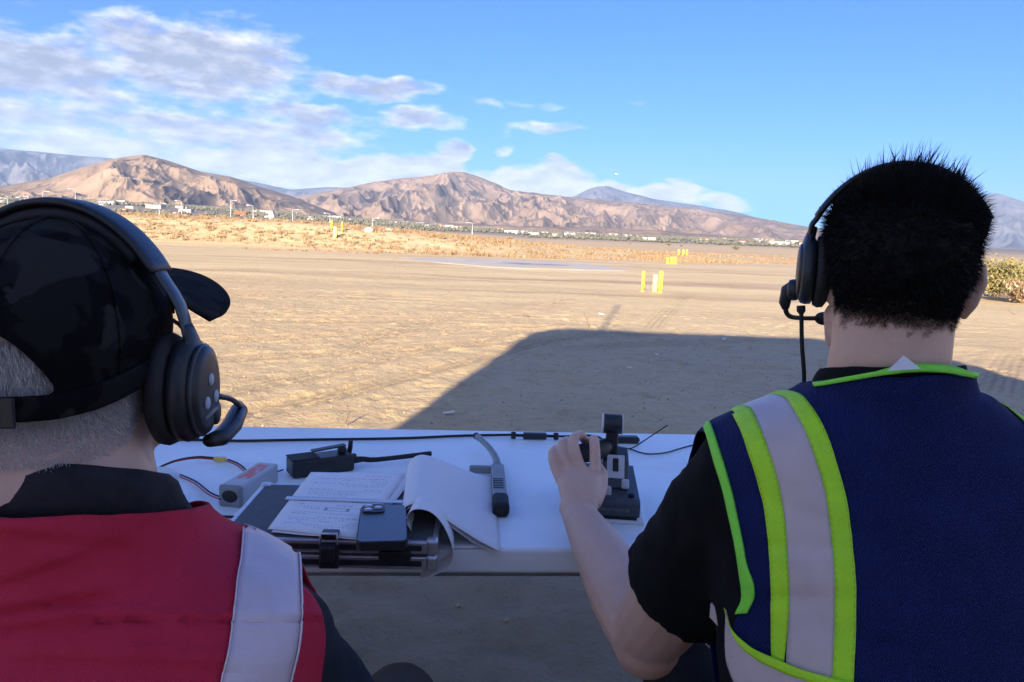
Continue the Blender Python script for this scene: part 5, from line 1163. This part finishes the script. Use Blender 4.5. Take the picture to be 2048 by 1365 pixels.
for (x0, y0, sl_, A_, wd, x1, x2) in ((1600, 1095, .02, .003, 9, 1500, 1720), (1600, 1195, -.06, .003, 8, 1480, 1760), (1650, 1265, .18, .002, 10, 1520, 1900), (1560, 1010, .35, .002, 14, 1480, 1760)):
    dd = qy - (y0 + sl_ * (qx - x0)); fold += -A_ * np.exp(-(dd / wd) ** 2) * sstep(qx, x1, x1 + 60) * (1 - sstep(qx, x2 - 60, x2))
set_verts(vs_, Vv + mnorms(vs_) * fold[:, None]); bvR = bvh_of(vs_)
EDGE = [(1378, 800), (1409, 838), (1418, 872), (1436, 920), (1452, 975), (1464, 1030), (1475, 1085), (1483, 1130), (1489, 1170), (1490, 1200), (1476, 1226), (1462, 1240), (1458, 1300), (1462, 1380), (1480, 1600)]
ea = np.array(EDGE, float); ea[2:, 0] += 5
def inside_vest(P):
    Pb = P.copy(); ym = .783; fr = Pb[:, 1] > ym; Pb[fr, 1] = 2 * ym - Pb[fr, 1]; Pb[:, 0] = CXR - np.abs(Pb[:, 0] - CXR); x, y = project(Pb); return x > np.interp(y, ea[:, 1], ea[:, 0])
NECK = [(1560, 790), (1640, 770), (1700, 755), (1760, 744), (1830, 739), (1890, 741), (1945, 750), (2010, 772)]
fc = centers(vs_); qx, qy = project(fc); na = np.array(NECK, float)
neck_r = np.hypot(fc[:, 0] - .398, (fc[:, 1] - .776)); keep = inside_vest(fc) & ~((neck_r < .105) & (fc[:, 2] > 1.126 + .018 * np.clip((.767 - fc[:, 1]) / .07, -3, 1) + .05 * (fc[:, 0] - .397))) & (fc[:, 2] > .62)
keep &= ~((np.abs(fc[:, 0] - CXR) < .055) & (fc[:, 1] > .83) & (fc[:, 2] > 1.0))
vm = keep_faces(vs_, keep, 'vest'); vest = link('vest', vm, M_navy, RP, loc=RL); solidify(vest, .0016, 1)
def shift(pts, d): return [(x + d, y) for x, y in pts]
arm = [(1410, 850), (1420, 874), (1436, 920), (1452, 975), (1464, 1030), (1475, 1085), (1483, 1130), (1489, 1170), (1489, 1198), (1477, 1226)]
def clothpart(o): o.parent = vest; o.location = (0, 0, 0); return o
clothpart(ribbon('armhole_binding', bvR, shift(arm, -3), [(x + 13 + 8 * (k > 6), y - 2) for k, (x, y) in enumerate(arm)], 60, 4, .0035, M_green, RP, over=0, thick=.003))
clothpart(ribbon('lime_stripe', bvR, [(1462, 822), (1490, 880), (1512, 945), (1528, 1010), (1537, 1080), (1541, 1150), (1543, 1230), (1545, 1325)], [(1503, 818), (1530, 880), (1552, 945), (1566, 1010), (1573, 1080), (1577, 1150), (1577, 1230), (1570, 1325)], 60, 5, .0032, M_lime, RP, over=14))
clothpart(ribbon('reflective_stripe', bvR, [(1500, 818), (1527, 880), (1549, 945), (1563, 1010), (1570, 1080), (1574, 1150), (1576, 1240), (1572, 1360), (1570, 1450)], [(1578, 800), (1612, 860), (1638, 930), (1657, 1000), (1667, 1080), (1672, 1150), (1672, 1240), (1668, 1360), (1666, 1450)], 60, 9, .0024, M_refl, RP, over=14))
clothpart(ribbon('lime_stripe', bvR, [(1574, 797), (1608, 858), (1634, 928), (1653, 1000), (1663, 1080), (1668, 1150), (1668, 1240), (1664, 1360), (1662, 1450)], [(1607, 792), (1645, 852), (1672, 925), (1692, 1000), (1703, 1080), (1709, 1150), (1710, 1240), (1705, 1360), (1703, 1450)], 60, 5, .0032, M_lime, RP, over=14))
clothpart(ribbon('neck_binding', bvR, [(1632, 768), (1700, 753), (1760, 742), (1830, 736), (1890, 738), (1948, 746)], [(1634, 776), (1700, 763), (1760, 752), (1830, 746), (1890, 748), (1950, 757)], 46, 3, .0032, M_green, RP, thick=.003))
# right shoulder stripes, mirrored about the spine
for st_ in [o for o in vest.children if o.name.startswith(('lime_stripe', 'reflective_stripe', 'armhole_binding'))]:
    mirrored(st_, bvR, CXR, .0024 if 'refl' in st_.name else .0033, st_.name.split('.')[0], vest)
# waist band: grey with lime upper edge, standing off at the side
clothpart(ribbon('waist_band', bvR, [(1459, 1216), (1472, 1262), (1505, 1300), (1560, 1330), (1640, 1358), (1760, 1392), (1950, 1440)], [(1458, 1290), (1463, 1330), (1485, 1375), (1540, 1410), (1620, 1440), (1740, 1470), (1930, 1520)], 50, 9, .0062, M_refl, RP))
clothpart(ribbon('waist_trim', bvR, [(1458, 1212), (1471, 1252), (1506, 1287), (1562, 1316), (1642, 1345), (1762, 1379), (1952, 1425)], [(1463, 1232), (1480, 1276), (1512, 1309), (1566, 1338), (1646, 1366), (1766, 1400), (1956, 1448)], 50, 4, .0082, M_lime, RP))
sb = MB(); p0, p1 = at(1424, 1222, .775), at(1462, 1262, .735); sb.box(tuple((p0 + p1) / 2), (float(np.linalg.norm(p1 - p0)) * 1.1, .0025, .017), rz=math.atan2(p1[1] - p0[1], p1[0] - p0[0]), ry=math.asin((p0[2] - p1[2]) / float(np.linalg.norm(p1 - p0)))); so_ = sb.build('side_strap', M_refl, vest)
sb = MB(); sb.box(tuple(at(1455, 1209, .752)), (.014, .004, .008), rz=R(-40), ry=R(-20), bev=.001); sb.build('buckle', mat('pale_buckle', (.45, .55, .55), rough=.5), vest)
tg = MB(); q = [at(1776, 742, .679), at(1842, 738, .679), at(1808, 712, .684)]; tg.add([*q, *(np.array(q) + np.array([0, .0012, 0]))], [(0, 1, 2), (5, 4, 3), (0, 3, 4, 1), (1, 4, 5, 2), (2, 5, 3, 0)]); tg.build('care_label', WHT, vest)
# trousers, shoes, and the stool
M_trs = fabric('black_trousers', (.012, .012, .013), (.018, .018, .02), .9, 0, .2); M_shoe = mat('dark_shoe', (.02, .02, .022), (.03, .03, .03), rough=.6)
def lower_body(root, cx, hy, hz, knees, feet, m, rad=1.0):
    b = MB(); loft(b, dense([(hz - .03, .155 * rad, .12, hy), (hz + .05, .170 * rad, .125, hy), (hz + .16, .165 * rad, .115, hy), (hz + .22, .155 * rad, .11, hy + .005)], 8), cx)
    for s_, (k_, f_) in enumerate(zip(knees, feet)):
        h_ = np.array([cx + (-.085 if s_ == 0 else .085), hy, hz + .03]); k_ = np.array(k_); f_ = np.array(f_); d_ = k_ - h_
        b.tube([h_, h_ + d_ * .3, h_ + d_ * .7, k_], [.085, .085, .072, .064], 20); b.ball(k_, .064); g_ = f_ + np.array([0, 0, .09]); e_ = g_ - k_
        b.tube([k_, k_ + e_ * .3, k_ + e_ * .7, g_], [.062, .062, .054, .056], 18)
    me = remesh(b, .008, 4); V_ = mverts(me); set_verts(me, V_ + mnorms(me) * (.004 * noise3(V_, 14, 25))[:, None]); link('trousers', me, m, root, loc=-root.location)
    for f_ in feet:
        b = MB(); f_ = np.array(f_); b.tube([f_ + np.array(p) for p in ((0, -.075, .042), (0, -.03, .05), (0, .05, .045), (0, .13, .034), (0, .185, .026))], [(.034, .042), (.042, .052), (.044, .045), (.046, .033), (.030, .022)], 16, upv=(0, 0, 1)); me = remesh(b, .006, 3); link('shoe', me, M_shoe, root, loc=-root.location)
lower_body(RP, CXR, .71, .50, [(.30, 1.12, .56), (.55, 1.12, .56)], [(.28, 1.16, .0), (.56, 1.14, .0)], M_trs)
def stool(loc, label):
    st = empty('stool', loc); MB().box((0, 0, .43), (.36, .34, .035), bev=.012, seg=3).build('seat', BLKR, st)
    for sx in (-1, 1):
        for sy in (-1, 1): MB().tube([(sx * .13, sy * .12, .42), (sx * .17, sy * .16, -.01)], .011, 8).build('leg', M_tleg, st)
    tag(st, label, 'stool', 'stools behind the table')
stool((CXR, .71, 0), 'black seated stool under the person in the navy vest')
tag(RP, 'person in navy vest with lime stripes, left hand on the throttle controller', 'person')

# headset of the right person
HSET = mat('dark_headset_plastic', (.013, .015, .018), (.018, .021, .024), rough=.42, scale=50, bump=.06, bscale=400); CUSH = mat('ear_cushion', (.010, .010, .011), (.016, .016, .016), rough=.7, bump=.3, bscale=140); GREYM = mat('grey_metal', (.06, .065, .07), rough=.35, metal=.5)
def band_pts(hd, hw, top, a0, a1, n, y=-.008, z0=0.0): return [hd.w((hw * math.cos(t), y, z0 + (top - z0) * math.sin(t))) for t in np.linspace(R(a0), R(a1), n)]
def headset(hd, name, loc, hw, top, cz, sides, mic_side, big=1.0, cy=-.004, k=1.0, ae=33):
    rt = empty(name, loc); rl = -rt.location; Lx = hd.M @ np.array([0, 1, 0])
    # flat padded band swept as a grid of rounded sections
    def strap(name_, t0, t1, wdt, th, hw_, top_, m, n=36, par=rt):
        P = []
        for t in np.linspace(R(t0), R(t1), n):
            c = np.array([hw_ * math.cos(t), -.008, top_ * math.sin(t)]); nn = np.array([math.cos(t) / hw_, 0, math.sin(t) / top_]); nn /= np.linalg.norm(nn); row = []
            for k in range(16):
                a_ = 2 * math.pi * k / 16; row.append(hd.w(c + np.array([0, 1, 0]) * wdt * math.copysign(abs(math.cos(a_)) ** .55, math.cos(a_)) + nn * th * math.copysign(abs(math.sin(a_)) ** .7, math.sin(a_))))
            P.append(row)
        me = grid_mesh(name_, np.array(P), closed_u=True); bm = bmesh.new(); bm.from_mesh(me); bmesh.ops.holes_fill(bm, edges=bm.edges); bmesh.ops.recalc_face_normals(bm, faces=bm.faces); bm.to_mesh(me); bm.free(); return link(name_, me, m, par, loc=rl if par is rt else None)
    bnd = strap('headband', ae, 180 - ae, .017 * big, .0042, hw, top, HSET); strap('headband_pad', 44, 136, .0145 * big, .007, hw - .008, top - .010, CUSH)
    for s in (-1, 1):
        e = np.array([s * hw * math.cos(R(ae)), -.008, top * math.sin(R(ae))]); c = np.array([s * (.101 if k > 1 else .094), cy, cz]); yu = hd.M @ np.array([0, 1.0, 0.01])
        if s not in sides:      # plain temple pad on the open side
            tp_ = MB(); tp_.tube([hd.w(e + np.array([0, 0, .006])), hd.w(e + np.array([s * .002, .012, -.014])), hd.w(np.array([s * .082, .030, .045]))], [(.003, .010), (.003, .010), (.006, .013)], 10, upv=yu); tp_.build('temple_pad', CUSH, rt, loc=rl); continue
        zt_ = cz + .040 * k; xm = s * (.109 if k > 1 else .100)
        sl_ = MB(); sl_.tube(spline([hd.w(e + np.array([-s * .004, 0, .010])), hd.w(e + np.array([s * .001, 0, -.004])), hd.w(np.array([(e[0] + xm) / 2 + s * .003, -.005, (e[2] + zt_) / 2 + .004])), hd.w(np.array([xm, cy, zt_]))], 10), [(.0030, .0085 if k < 1 else .0125)] * 10, 10, upv=yu); sl_.build('slider', GREYM if big > 1 else HSET, rt, loc=rl)
        yk = MB(); yk.tube(spline([hd.w(np.array([xm - s * .004, cy, zt_ + .020])), hd.w(np.array([xm, cy, zt_ + .006])), hd.w(np.array([xm + s * .002, cy, zt_ - .010])), hd.w(np.array([xm + s * .001, cy, zt_ - .030]))], 10), [(.0035, .010), (.0045, .011), (.005, .012), (.0055, .014), (.006, .017), (.0065, .020), (.007, .023), (.007, .025), (.007, .026), (.006, .024)], 16, upv=yu); yk.build('yoke', HSET, rt, loc=rl)
        def oval(name_, m, x0, prof, par=rt, oy=0, oz=0):
            P = [[hd.w(c + np.array([s * (x0 + h_) * (.86 if k > 1 else .78), oy + k * r_ * .86 * math.cos(t) , oz + k * r_ * 1.06 * math.sin(t)])) for t in np.linspace(0, 2 * math.pi, 33)[:-1]] for (r_, h_) in prof]
            me = grid_mesh(name_, np.array(P), closed_u=True); bm = bmesh.new(); bm.from_mesh(me); bmesh.ops.holes_fill(bm, edges=bm.edges); bmesh.ops.recalc_face_normals(bm, faces=bm.faces); bm.to_mesh(me); bm.free(); return link(name_, me, m, par, loc=rl if par is rt else None)
        oval('ear_cushion', CUSH, -.026, [(.028, .001), (.040, .0), (.048, .006), (.049, .014), (.046, .021), (.036, .023)])
        oval('cup_shell', HSET, -.003, [(.040, 0), (.0445, .002), (.0455, .010), (.044, .017), (.039, .021), (.03, .022)])
        if big > 1.0:
            pl = oval('cup_plate', HSET, .0195, [(.0385, -.004), (.0395, .001), (.038, .006), (.030, .0085), (.001, .0095)])
            oval('plate_rim', mat('headset_grey_rim', (.045, .05, .058), rough=.35), .0195, [(.0392, .0002), (.0405, .0012), (.0405, .0026), (.0392, .0036)], pl)
            sb_ = MB(); sb_.tube([hd.w(c + np.array([s * .0238, -.014, -.024])), hd.w(c + np.array([s * .0238, .014, -.020]))], .0022, 8); sb_.build('volume_bar', mat('bar_grey', (.16, .175, .20), rough=.4), pl)
            for (oy, oz) in ((.0, .010), (.012, -.008), (-.010, -.010)):
                bt = MB(); bt.ball(hd.w(c + np.array([s * .0250, oy, oz])), (.0022, .0052, .0060), 12, 8, hd.M); bt.build('button', mat('button_grey', (.42, .46, .55), rough=.4), pl)
        else: oval('cup_plate', HSET, .019, [(.036, -.004), (.036, .001), (.030, .004), (.001, .005)])
    # microphone
    s = mic_side; c = np.array([s * (.101 if k > 1 else .094), cy, cz]); hub = MB(); hub.lathe(hd.w(c + np.array([s * .018, .018, -.026])), [(.011, -.004), (.012, 0), (.011, .006), (.004, .008)], 16, hd.M @ np.array(Matrix.Rotation(R(90) * s, 3, 'Y'))); hub.build('boom_hub', HSET, rt, loc=rl)
    return rt, c, rl
hsR, cR, rlR = headset(hdR, 'headset', (.398, .78, 1.231), .112, .139, .006, (-1,), -1, cy=.004, k=.9)
bm_ = MB(); mp = [hdR.w(cR + np.array(p)) for p in ((-.020, .022, -.030), (-.026, .030, -.050), (-.020, .052, -.062), (-.004, .085, -.066), (.024, .108, -.066))]; bm_.tube(spline(mp, 16), .0028, 8); bm_.build('boom', BLKR, hsR, loc=rlR)
bm_ = MB(); bm_.tube([hdR.w(cR + np.array(p)) for p in ((-.017, .020, -.016), (-.0265, .026, -.026), (-.028, .030, -.044), (-.026, .032, -.052))], [.005, .0068, .0065, .004], 12); bm_.build('boom_joint', HSET, hsR, loc=rlR)
bm_ = MB(); bm_.ball(hdR.w(cR + np.array([.030, .112, -.066])), (.010, .008, .008), M=hdR.M); bm_.build('microphone', BLKR, hsR, loc=rlR)
MB().tube(spline([at(1602, 612, .795), at(1603, 640, .795), at(1604, 690, .80), at(1608, 750, .81), at(1605, 800, .83), at(1590, 880, .90)], 24), [.0048] * 3 + [.0024] * 21, 8).build('cord', BLKR, hsR, loc=rlR)
tag(hsR, 'black headset with thin boom and hanging cord on the black haired head', 'headset')

# ================================================================== left person: cap, red vest, dark jacket
LP = empty('person', (-.385, .62, 0)); LL = -LP.location; CXL = -.383
hdL = Head((-.401, .664, 1.140), R(-3), R(0), ears=())
SHr, ELr, WRr = np.array([-.236, .665, .862]), np.array([-.185, .80, .66]), np.array([-.27, .99, .60])
SHl, ELl, WRl = np.array([-.535, .665, .862]), np.array([-.60, .80, .66]), np.array([-.50, .99, .60])
b = MB(); hdL.build(b); b.tube([hdL.w((0, -.03, -.02)), hdL.w((0, -.045, -.075)), (-.386, .625, 1.02), (-.385, .632, .96)], [.064, .066, .070, .09], 24); b.tube([hdL.w((0, .04, -.075)), (-.386, .665, 1.02), (-.385, .66, .97)], [.045, .055, .06], 18)
rowsL = dense([(.46, .160, .115, .60), (.56, .165, .12, .60), (.70, .165, .115, .605), (.80, .172, .112, .615), (.87, .182, .11, .63), (.908, .184, .104, .636), (.930, .172, .094, .640), (.947, .146, .084, .641), (.961, .110, .074, .641), (.980, .082, .068, .641), (1.008, .068, .062, .641)], 36)
loft(b, rowsL, CXL)
for s_, e_, w_ in ((SHr, ELr, WRr), (SHl, ELl, WRl)):
    b.ball(s_, .058); b.tube([s_, (s_ + e_) / 2, e_], [.055, .052, .044], 16); b.ball(e_, .044); b.tube([e_, (e_ + w_) / 2, w_], [.044, .040, .028], 16)
relaxed_hand(b, WRr, (-.3, .9, -.1), (.1, .1, 1), -1, .35); relaxed_hand(b, WRl, (.3, .9, -.1), (-.1, .1, 1), 1, .35)
bodyL = remesh(b, .0038, 5); link('body', bodyL, SKIN_B, LP, loc=LL); hdL.eyes(LP)
# short grey hair below the cap
def hairL_len(L):
    x, y, z = L[:, 0], L[:, 1], L[:, 2]; ang = np.degrees(np.arctan2(np.abs(x), -y)); low = np.interp(ang, [0, 35, 55, 70, 90, 110, 180], [-.074, -.074, -.070, -.060, -.050, -.02, .06])
    h = z - low; return np.where((h > 0) & (np.hypot(x, y) < .125) & (z < np.where(ang < 27, .030 - .05 * (ang / 31) ** 2, np.interp(ang, [25, 45, 70, 95, 130, 180], [-.030, -.028, -.018, -.004, .02, .02]))), .003 + .009 * sstep(h, .005, .06), 0) * (~((np.abs(x) > .080) & (z < .03)))
def hairL_dir(L, n_, r): return n_ * .38 + np.array([0, 0, -.85]) + (hdL.M @ np.array([.35, 0, 0]))
def grey_hair(t, b, tcn, col): 
    n_ = t.noise(tcn, 900, 2, .6); t.put(b.inputs['Base Color'], t.mix(t.ramp(n_, [(.42, 0.0), (.6, 1.0)]), (.46, .42, .39, 1), (.80, .76, .72, 1)))
HAIR_G = mat('grey_hair', (.3, .3, .3), rough=.5, extra=grey_hair)
V, F = strands(bodyL, hdL, hairL_len, 52000, 8, hairL_dir, .0004, .18)
link('hair', quad_mesh('hair', V, F, False), HAIR_G, LP, loc=LL)
# dark jacket
M_jack = fabric('dark_slate_jacket', (.018, .021, .027), (.028, .032, .040), .85, 0, .2); M_coll = mat('dark_knit_collar', (.012, .011, .015), (.024, .021, .028), rough=.95, bump=.8, bscale=180, scale=40)
b = MB(); loft(b, [(z, a_ + .016, b_ + .016, cy) for z, a_, b_, cy in rowsL], CXL)
for s_, e_, w_ in ((SHr, ELr, WRr), (SHl, ELl, WRl)):
    d_ = e_ - s_; b.ball(s_, .068); b.tube([s_, s_ + d_ * .5, e_], [.068, .070, .066], 20); b.ball(e_, .064); b.tube([e_, (e_ + w_) / 2, w_], [.062, .056, .046], 18)
jk = remesh(b, .007, 4); Vv = mverts(jk); set_verts(jk, Vv + mnorms(jk) * (.006 * noise3(Vv, 11, 35) + .0025 * noise3(Vv, 30, 36))[:, None]); jacket = link('jacket', jk, M_jack, LP, loc=LL)
# stand-up collar, open ring
def ringgrid(name, rings, m, parent, th=.004, n=64, a0=-70, a1=250, wob=.0015, seed=1):
    P = []
    for (cx, cy, z, rx, ry, tilt) in rings:
        P.append([(cx + rx * math.cos(t), cy + ry * math.sin(t), z + tilt * math.sin(t) + wob * float(pnoise(np.array(t * 2.2), np.array(z * 90), seed))) for t in np.linspace(R(a0), R(a1), n)])
    o = link(name, grid_mesh(name, np.array(P)), m, parent); solidify(o, th, 0); return o
cl_ = ringgrid('jacket_collar', [(CXL, .638, .985, .094, .084, -.014), (CXL, .638, 1.000, .084, .080, -.020), (CXL, .638, 1.015, .077, .077, -.025), (CXL + .001, .638, 1.027, .072, .074, -.028), (CXL + .002, .638, 1.034, .0695, .0725, -.030), (CXL + .002, .638, 1.037, .072, .0745, -.031), (CXL + .002, .638, 1.031, .077, .079, -.029), (CXL + .001, .638, 1.005, .086, .083, -.022)], M_coll, jacket, a0=-255, a1=75)
# red vest
M_redv = fabric('red_vest_cloth', (.50, .024, .055), (.55, .030, .066), .8, .0022, .35); M_reflL = mat('pale_reflective_tape', (.72, .60, .63), (.66, .55, .58), rough=.42, scale=8, spec=.4, bump=.3, bscale=480, extra=stitched((.36, .30, .31, 1), .475, .49)); M_edge = mat('tape_edge', (.76, .66, .68), rough=.6)
b = MB(); loft(b, [(z, a_ + .030 + .010 * float(sstep(.90 - z, 0, .2)), b_ + .027, cy) for z, a_, b_, cy in rowsL[:-1]], CXL)
b.tube([(CXL, .637, 1.042), (CXL, .637, 1.015), (CXL, .638, .975), (CXL, .64, .92)], [.096, .097, .100, .12], 28)
for s_, e_ in ((SHr, ELr), (SHl, ELl)):
    d_ = e_ - s_; b.ball(s_ + np.array([0, 0, .008]), (.078, .078, .074)); b.tube([s_, s_ + d_ * .35], [.080, .082], 24)
vl = remesh(b, .0055, 9); Vv = mverts(vl); qx, qy = project(Vv); fold = .0060 * noise3(Vv, 6, 45) + .0022 * noise3(Vv, 20, 46)
for (x0, y0, sl_, A_, wd, x1, x2) in ((200, 1190, -.17, .005, 16, -80, 260), (350, 1238, .005, .0035, 7, 60, 720), (150, 1245, -.10, .004, 14, -80, 330), (180, 1085, .10, .003, 18, -60, 300), (300, 1330, .04, .003, 20, 0, 500), (110, 1130, -.35, .003, 14, -50, 220)):
    dd = qy - (y0 + sl_ * (qx - x0)); fold += A_ * (np.exp(-((dd + wd) / wd) ** 2) - np.exp(-((dd - .3 * wd) / (wd * .6)) ** 2)) * sstep(qx, x1, x1 + 70) * (1 - sstep(qx, x2 - 70, x2))
set_verts(vl, Vv + mnorms(vl) * fold[:, None]); bvL = bvh_of(vl)
EDL = np.array([(600, 1060), (645, 1128), (640, 1150), (646, 1190), (650, 1230), (648, 1290), (640, 1365), (630, 1500), (625, 1700)], float)
def inside_red(P):
    Pb = P.copy(); ym = .645; fr = Pb[:, 1] > ym; Pb[fr, 1] = 2 * ym - Pb[fr, 1]; Pb[:, 0] = CXL + np.abs(Pb[:, 0] - CXL); x, y = project(Pb); return x < np.interp(y, EDL[:, 1], EDL[:, 0]) - 150 * fr
fc = centers(vl); nr = np.hypot(fc[:, 0] - CXL, fc[:, 1] - .637); keep = inside_red(fc) & (fc[:, 2] > .55) & ~((nr < .125) & (fc[:, 2] > 1.006 + .027 * np.clip((.637 - fc[:, 1]) / .09, -2, 1))) & ~((np.abs(fc[:, 0] - CXL) < .05) & (fc[:, 1] > .69) & (fc[:, 2] > .86))
vlm = keep_faces(vl, keep, 'vest'); vestL = link('vest', vlm, M_redv, LP, loc=LL); solidify(vestL, .0018, 1)
def cpl(o): o.parent = vestL; o.location = (0, 0, 0); return o
sL = [(482, 1064), (478, 1120), (470, 1180), (464, 1237), (456, 1290), (446, 1335), (438, 1370), (420, 1460)]; sR = [(592, 1100), (596, 1130), (597, 1180), (597, 1237), (590, 1290), (580, 1335), (572, 1370), (556, 1460)]
cpl(ribbon('reflective_stripe', bvL, sL, sR, 90, 9, .0036, M_reflL, LP, over=14)); 
cpl(ribbon('stripe_stitching', bvL, shift(sL, -1), shift(sL, 2), 90, 2, .0050, M_edge, LP, over=0, thick=.0008)); cpl(ribbon('stripe_stitching', bvL, shift(sR, -2), shift(sR, 1), 90, 2, .0050, M_edge, LP, over=0, thick=.0008))
mirrored([o for o in vestL.children if o.name.startswith('reflective_stripe')][0], bvL, CXL, .0036, 'reflective_stripe', vestL)
lower_body(LP, CXL, .60, .50, [(-.52, 1.02, .53), (-.155, 1.07, .525)], [(-.54, 1.08, .0), (-.16, 1.12, .0)], fabric('grey_trousers', (.075, .075, .078), (.095, .095, .098), .9, 0, .2), 1.05)
stool((CXL, .60, 0), 'black seated stool under the person in the red vest')
tag(LP, 'person in red vest and dark jacket wearing a black cap', 'person')

# cap
def camo(t, b, tcn, col):
    n1 = t.noise(tcn, 26, 3, .5, .6); n2 = t.noise(tcn, 17, 3, .5, .8)
    c = t.mix(t.ramp(n1, [(.48, 0.0), (.52, 1.0)]), (.006, .006, .007, 1), (.013, .0135, .014, 1)); c = t.mix(t.ramp(n2, [(.58, 0.0), (.61, 1.0)]), c, (.028, .028, .027, 1)); t.put(b.inputs['Base Color'], c)
M_cap = mat('black_camo_cotton', (.01, .01, .01), rough=.9, bump=.5, bscale=500, spec=.06, extra=camo)
cp = empty('cap', tuple(hdL.w((0, 0, .1)))); cl0 = -cp.location
nA, nV = 300, 120; P = np.zeros((nV, nA, 3)); msk = np.ones((nV - 1, nA), bool)
for j in range(nA):
    t = 2 * math.pi * j / nA; back = abs(((math.degrees(t) - 270 + 180) % 360) - 180)   # degrees from the back
    zb = np.interp(back, [0, 25, 45, 70, 95, 130, 180], [-.032, -.032, -.030, -.022, -.008, .046, .068]); zt = .1215
    for i in range(nV):
        v = i / (nV - 1); z = zt + (zb - zt) * (1 - math.cos(v * math.pi / 2)) if v > 0 else zt
        s = math.sqrt(max(0, 1 - ((z - .022) / .0996) ** 2)); s = max(s, .02) if i else 0.002
        if z < 0: s = max(s, .965)
        wr_ = 1 + .012 * float(pnoise(np.array(t * 2.0), np.array(z * 35 + 3), 4)) * min(1, i / 12)
        P[i, j] = hdL.w((.0865 * s * wr_ * math.cos(t), -.012 + .1085 * s * wr_ * math.sin(t), z))
        arch = .036 - .050 * (back / 31.0) ** 2
        if i < nV - 1 and back < 30 and zb + .018 < z < arch: msk[i, j] = False
me = grid_mesh('crown', P, closed_u=True); me2 = keep_faces(me, msk.ravel(), 'crown', 30); crown = link('crown', me2, M_cap, cp, loc=cl0); solidify(crown, .0024, 1)
bt = MB(); hdL.ball(bt, (0, -.012, .1225), (.008, .008, .004)); bt.build('top_button', M_cap, crown)
for k in range(6):
    a_ = R(30 + 60 * k); sm_ = MB(); j = int(round(a_ / (2 * math.pi) * nA)) % nA; pts = [P[i, j] + (P[i, j] - hdL.w((0, -.012, .02))) * .012 for i in range(1, nV, 5) if msk[min(i, nV - 2), j]]; sm_.tube(pts, .0012, 6); sm_.build('seam', M_cap, crown)
st = [hdL.w(((.0872) * math.sin(a_), -.012 - .1095 * math.cos(a_), float(np.interp(abs(math.degrees(a_)), [0, 30, 45, 58, 84], [-.024, -.024, -.021, -.016, -.003])))) for a_ in np.linspace(R(-84), R(84), 36)]; MB().tube(st, [(.0016, .0105)] * 36, 10, upv=hdL.M @ np.array([0, 0, 1.0])).build('strap', M_cap, cp, loc=cl0)
bk = MB(); bk.box(tuple(hdL.w((.012, -.1225, -.026))), (.020, .0035, .024), rz=R(6), bev=.0015); bk.build('buckle', BLK, cp, loc=cl0)
P2 = []
for i, f_ in enumerate(np.linspace(0, 1, 14)):
    row = []
    for a_ in np.linspace(R(16), R(164), 48):
        x0, y0 = .0870 * math.cos(a_), -.012 + .107 * math.sin(a_); k = max(0, math.sin((a_ - R(16)) / R(148) * math.pi)) ** .38; ext = .108 * f_ * k
        z = .070 - .016 * (x0 / .08) ** 2 - .002 * f_ - .017 * f_ * (abs(x0) / .08) ** 2; row.append(hdL.w((x0 * (1 + .42 * f_), y0 + ext, z)))
    P2.append(row)
o = link('brim', grid_mesh('brim', np.array(P2)), M_cap, cp, loc=cl0); solidify(o, .0035, 0)
tag(cp, 'black camouflage cap with back strap worn by the red vest wearer', 'cap')
# headset of the left person
hsL, cL, rlL = headset(hdL, 'headset', tuple(hdL.w((0, 0, 0))), .104, .1350, -.030, (-1, 1), 1, big=1.25, cy=-.004, ae=35, k=1.005)
pod = MB(); pod.tube([hdL.w(cL + np.array(p)) for p in ((.020, .006, -.050), (.024, .026, -.052), (.025, .056, -.048), (.022, .088, -.040), (.018, .100, -.036))], [(.007, .006), (.0095, .0085), (.010, .009), (.009, .008), (.004, .004)], 14); pod.build('microphone', HSET, hsL, loc=rlL)
bm_ = MB(); bm_.tube(spline([hdL.w(cL + np.array(p)) for p in ((.022, .020, -.010), (.027, .045, -.018), (.028, .070, -.030), (.022, .094, -.038))], 10), .0028, 8); bm_.build('boom', GREYM, hsL, loc=rlL)
tag(hsL, 'bulky black headset with round buttons worn over the black cap', 'headset')
# spectacles
gl = empty('spectacles', tuple(hdL.w((0, .1, .005)))); g0 = -gl.location
for s in (-1, 1):
    MB().tube([hdL.w(p) for p in ((s * .084, -.01, .006), (s * .080, .06, .008), (s * .074, .098, .008))], [(.0016, .0032)] * 3, 8, upv=hdL.M @ np.array([0, 0, 1.0])).build('temple', BLK, gl, loc=g0)
    MB().tube([hdL.w((s * (.038 + .029 * math.cos(t)), .104 - .010 * abs(math.cos(t) > 0) * max(0, math.cos(t)), .002 + .021 * math.sin(t))) for t in np.linspace(0, 2 * math.pi, 25)], .0022, 8).build('rim', BLK, gl, loc=g0)
MB().tube([hdL.w((-.010, .105, .006)), hdL.w((0, .108, .009)), hdL.w((.010, .105, .006))], .002, 8).build('bridge', BLK, gl, loc=g0)
tag(gl, 'black framed spectacles peeking out beyond the left headset cup', 'spectacles')
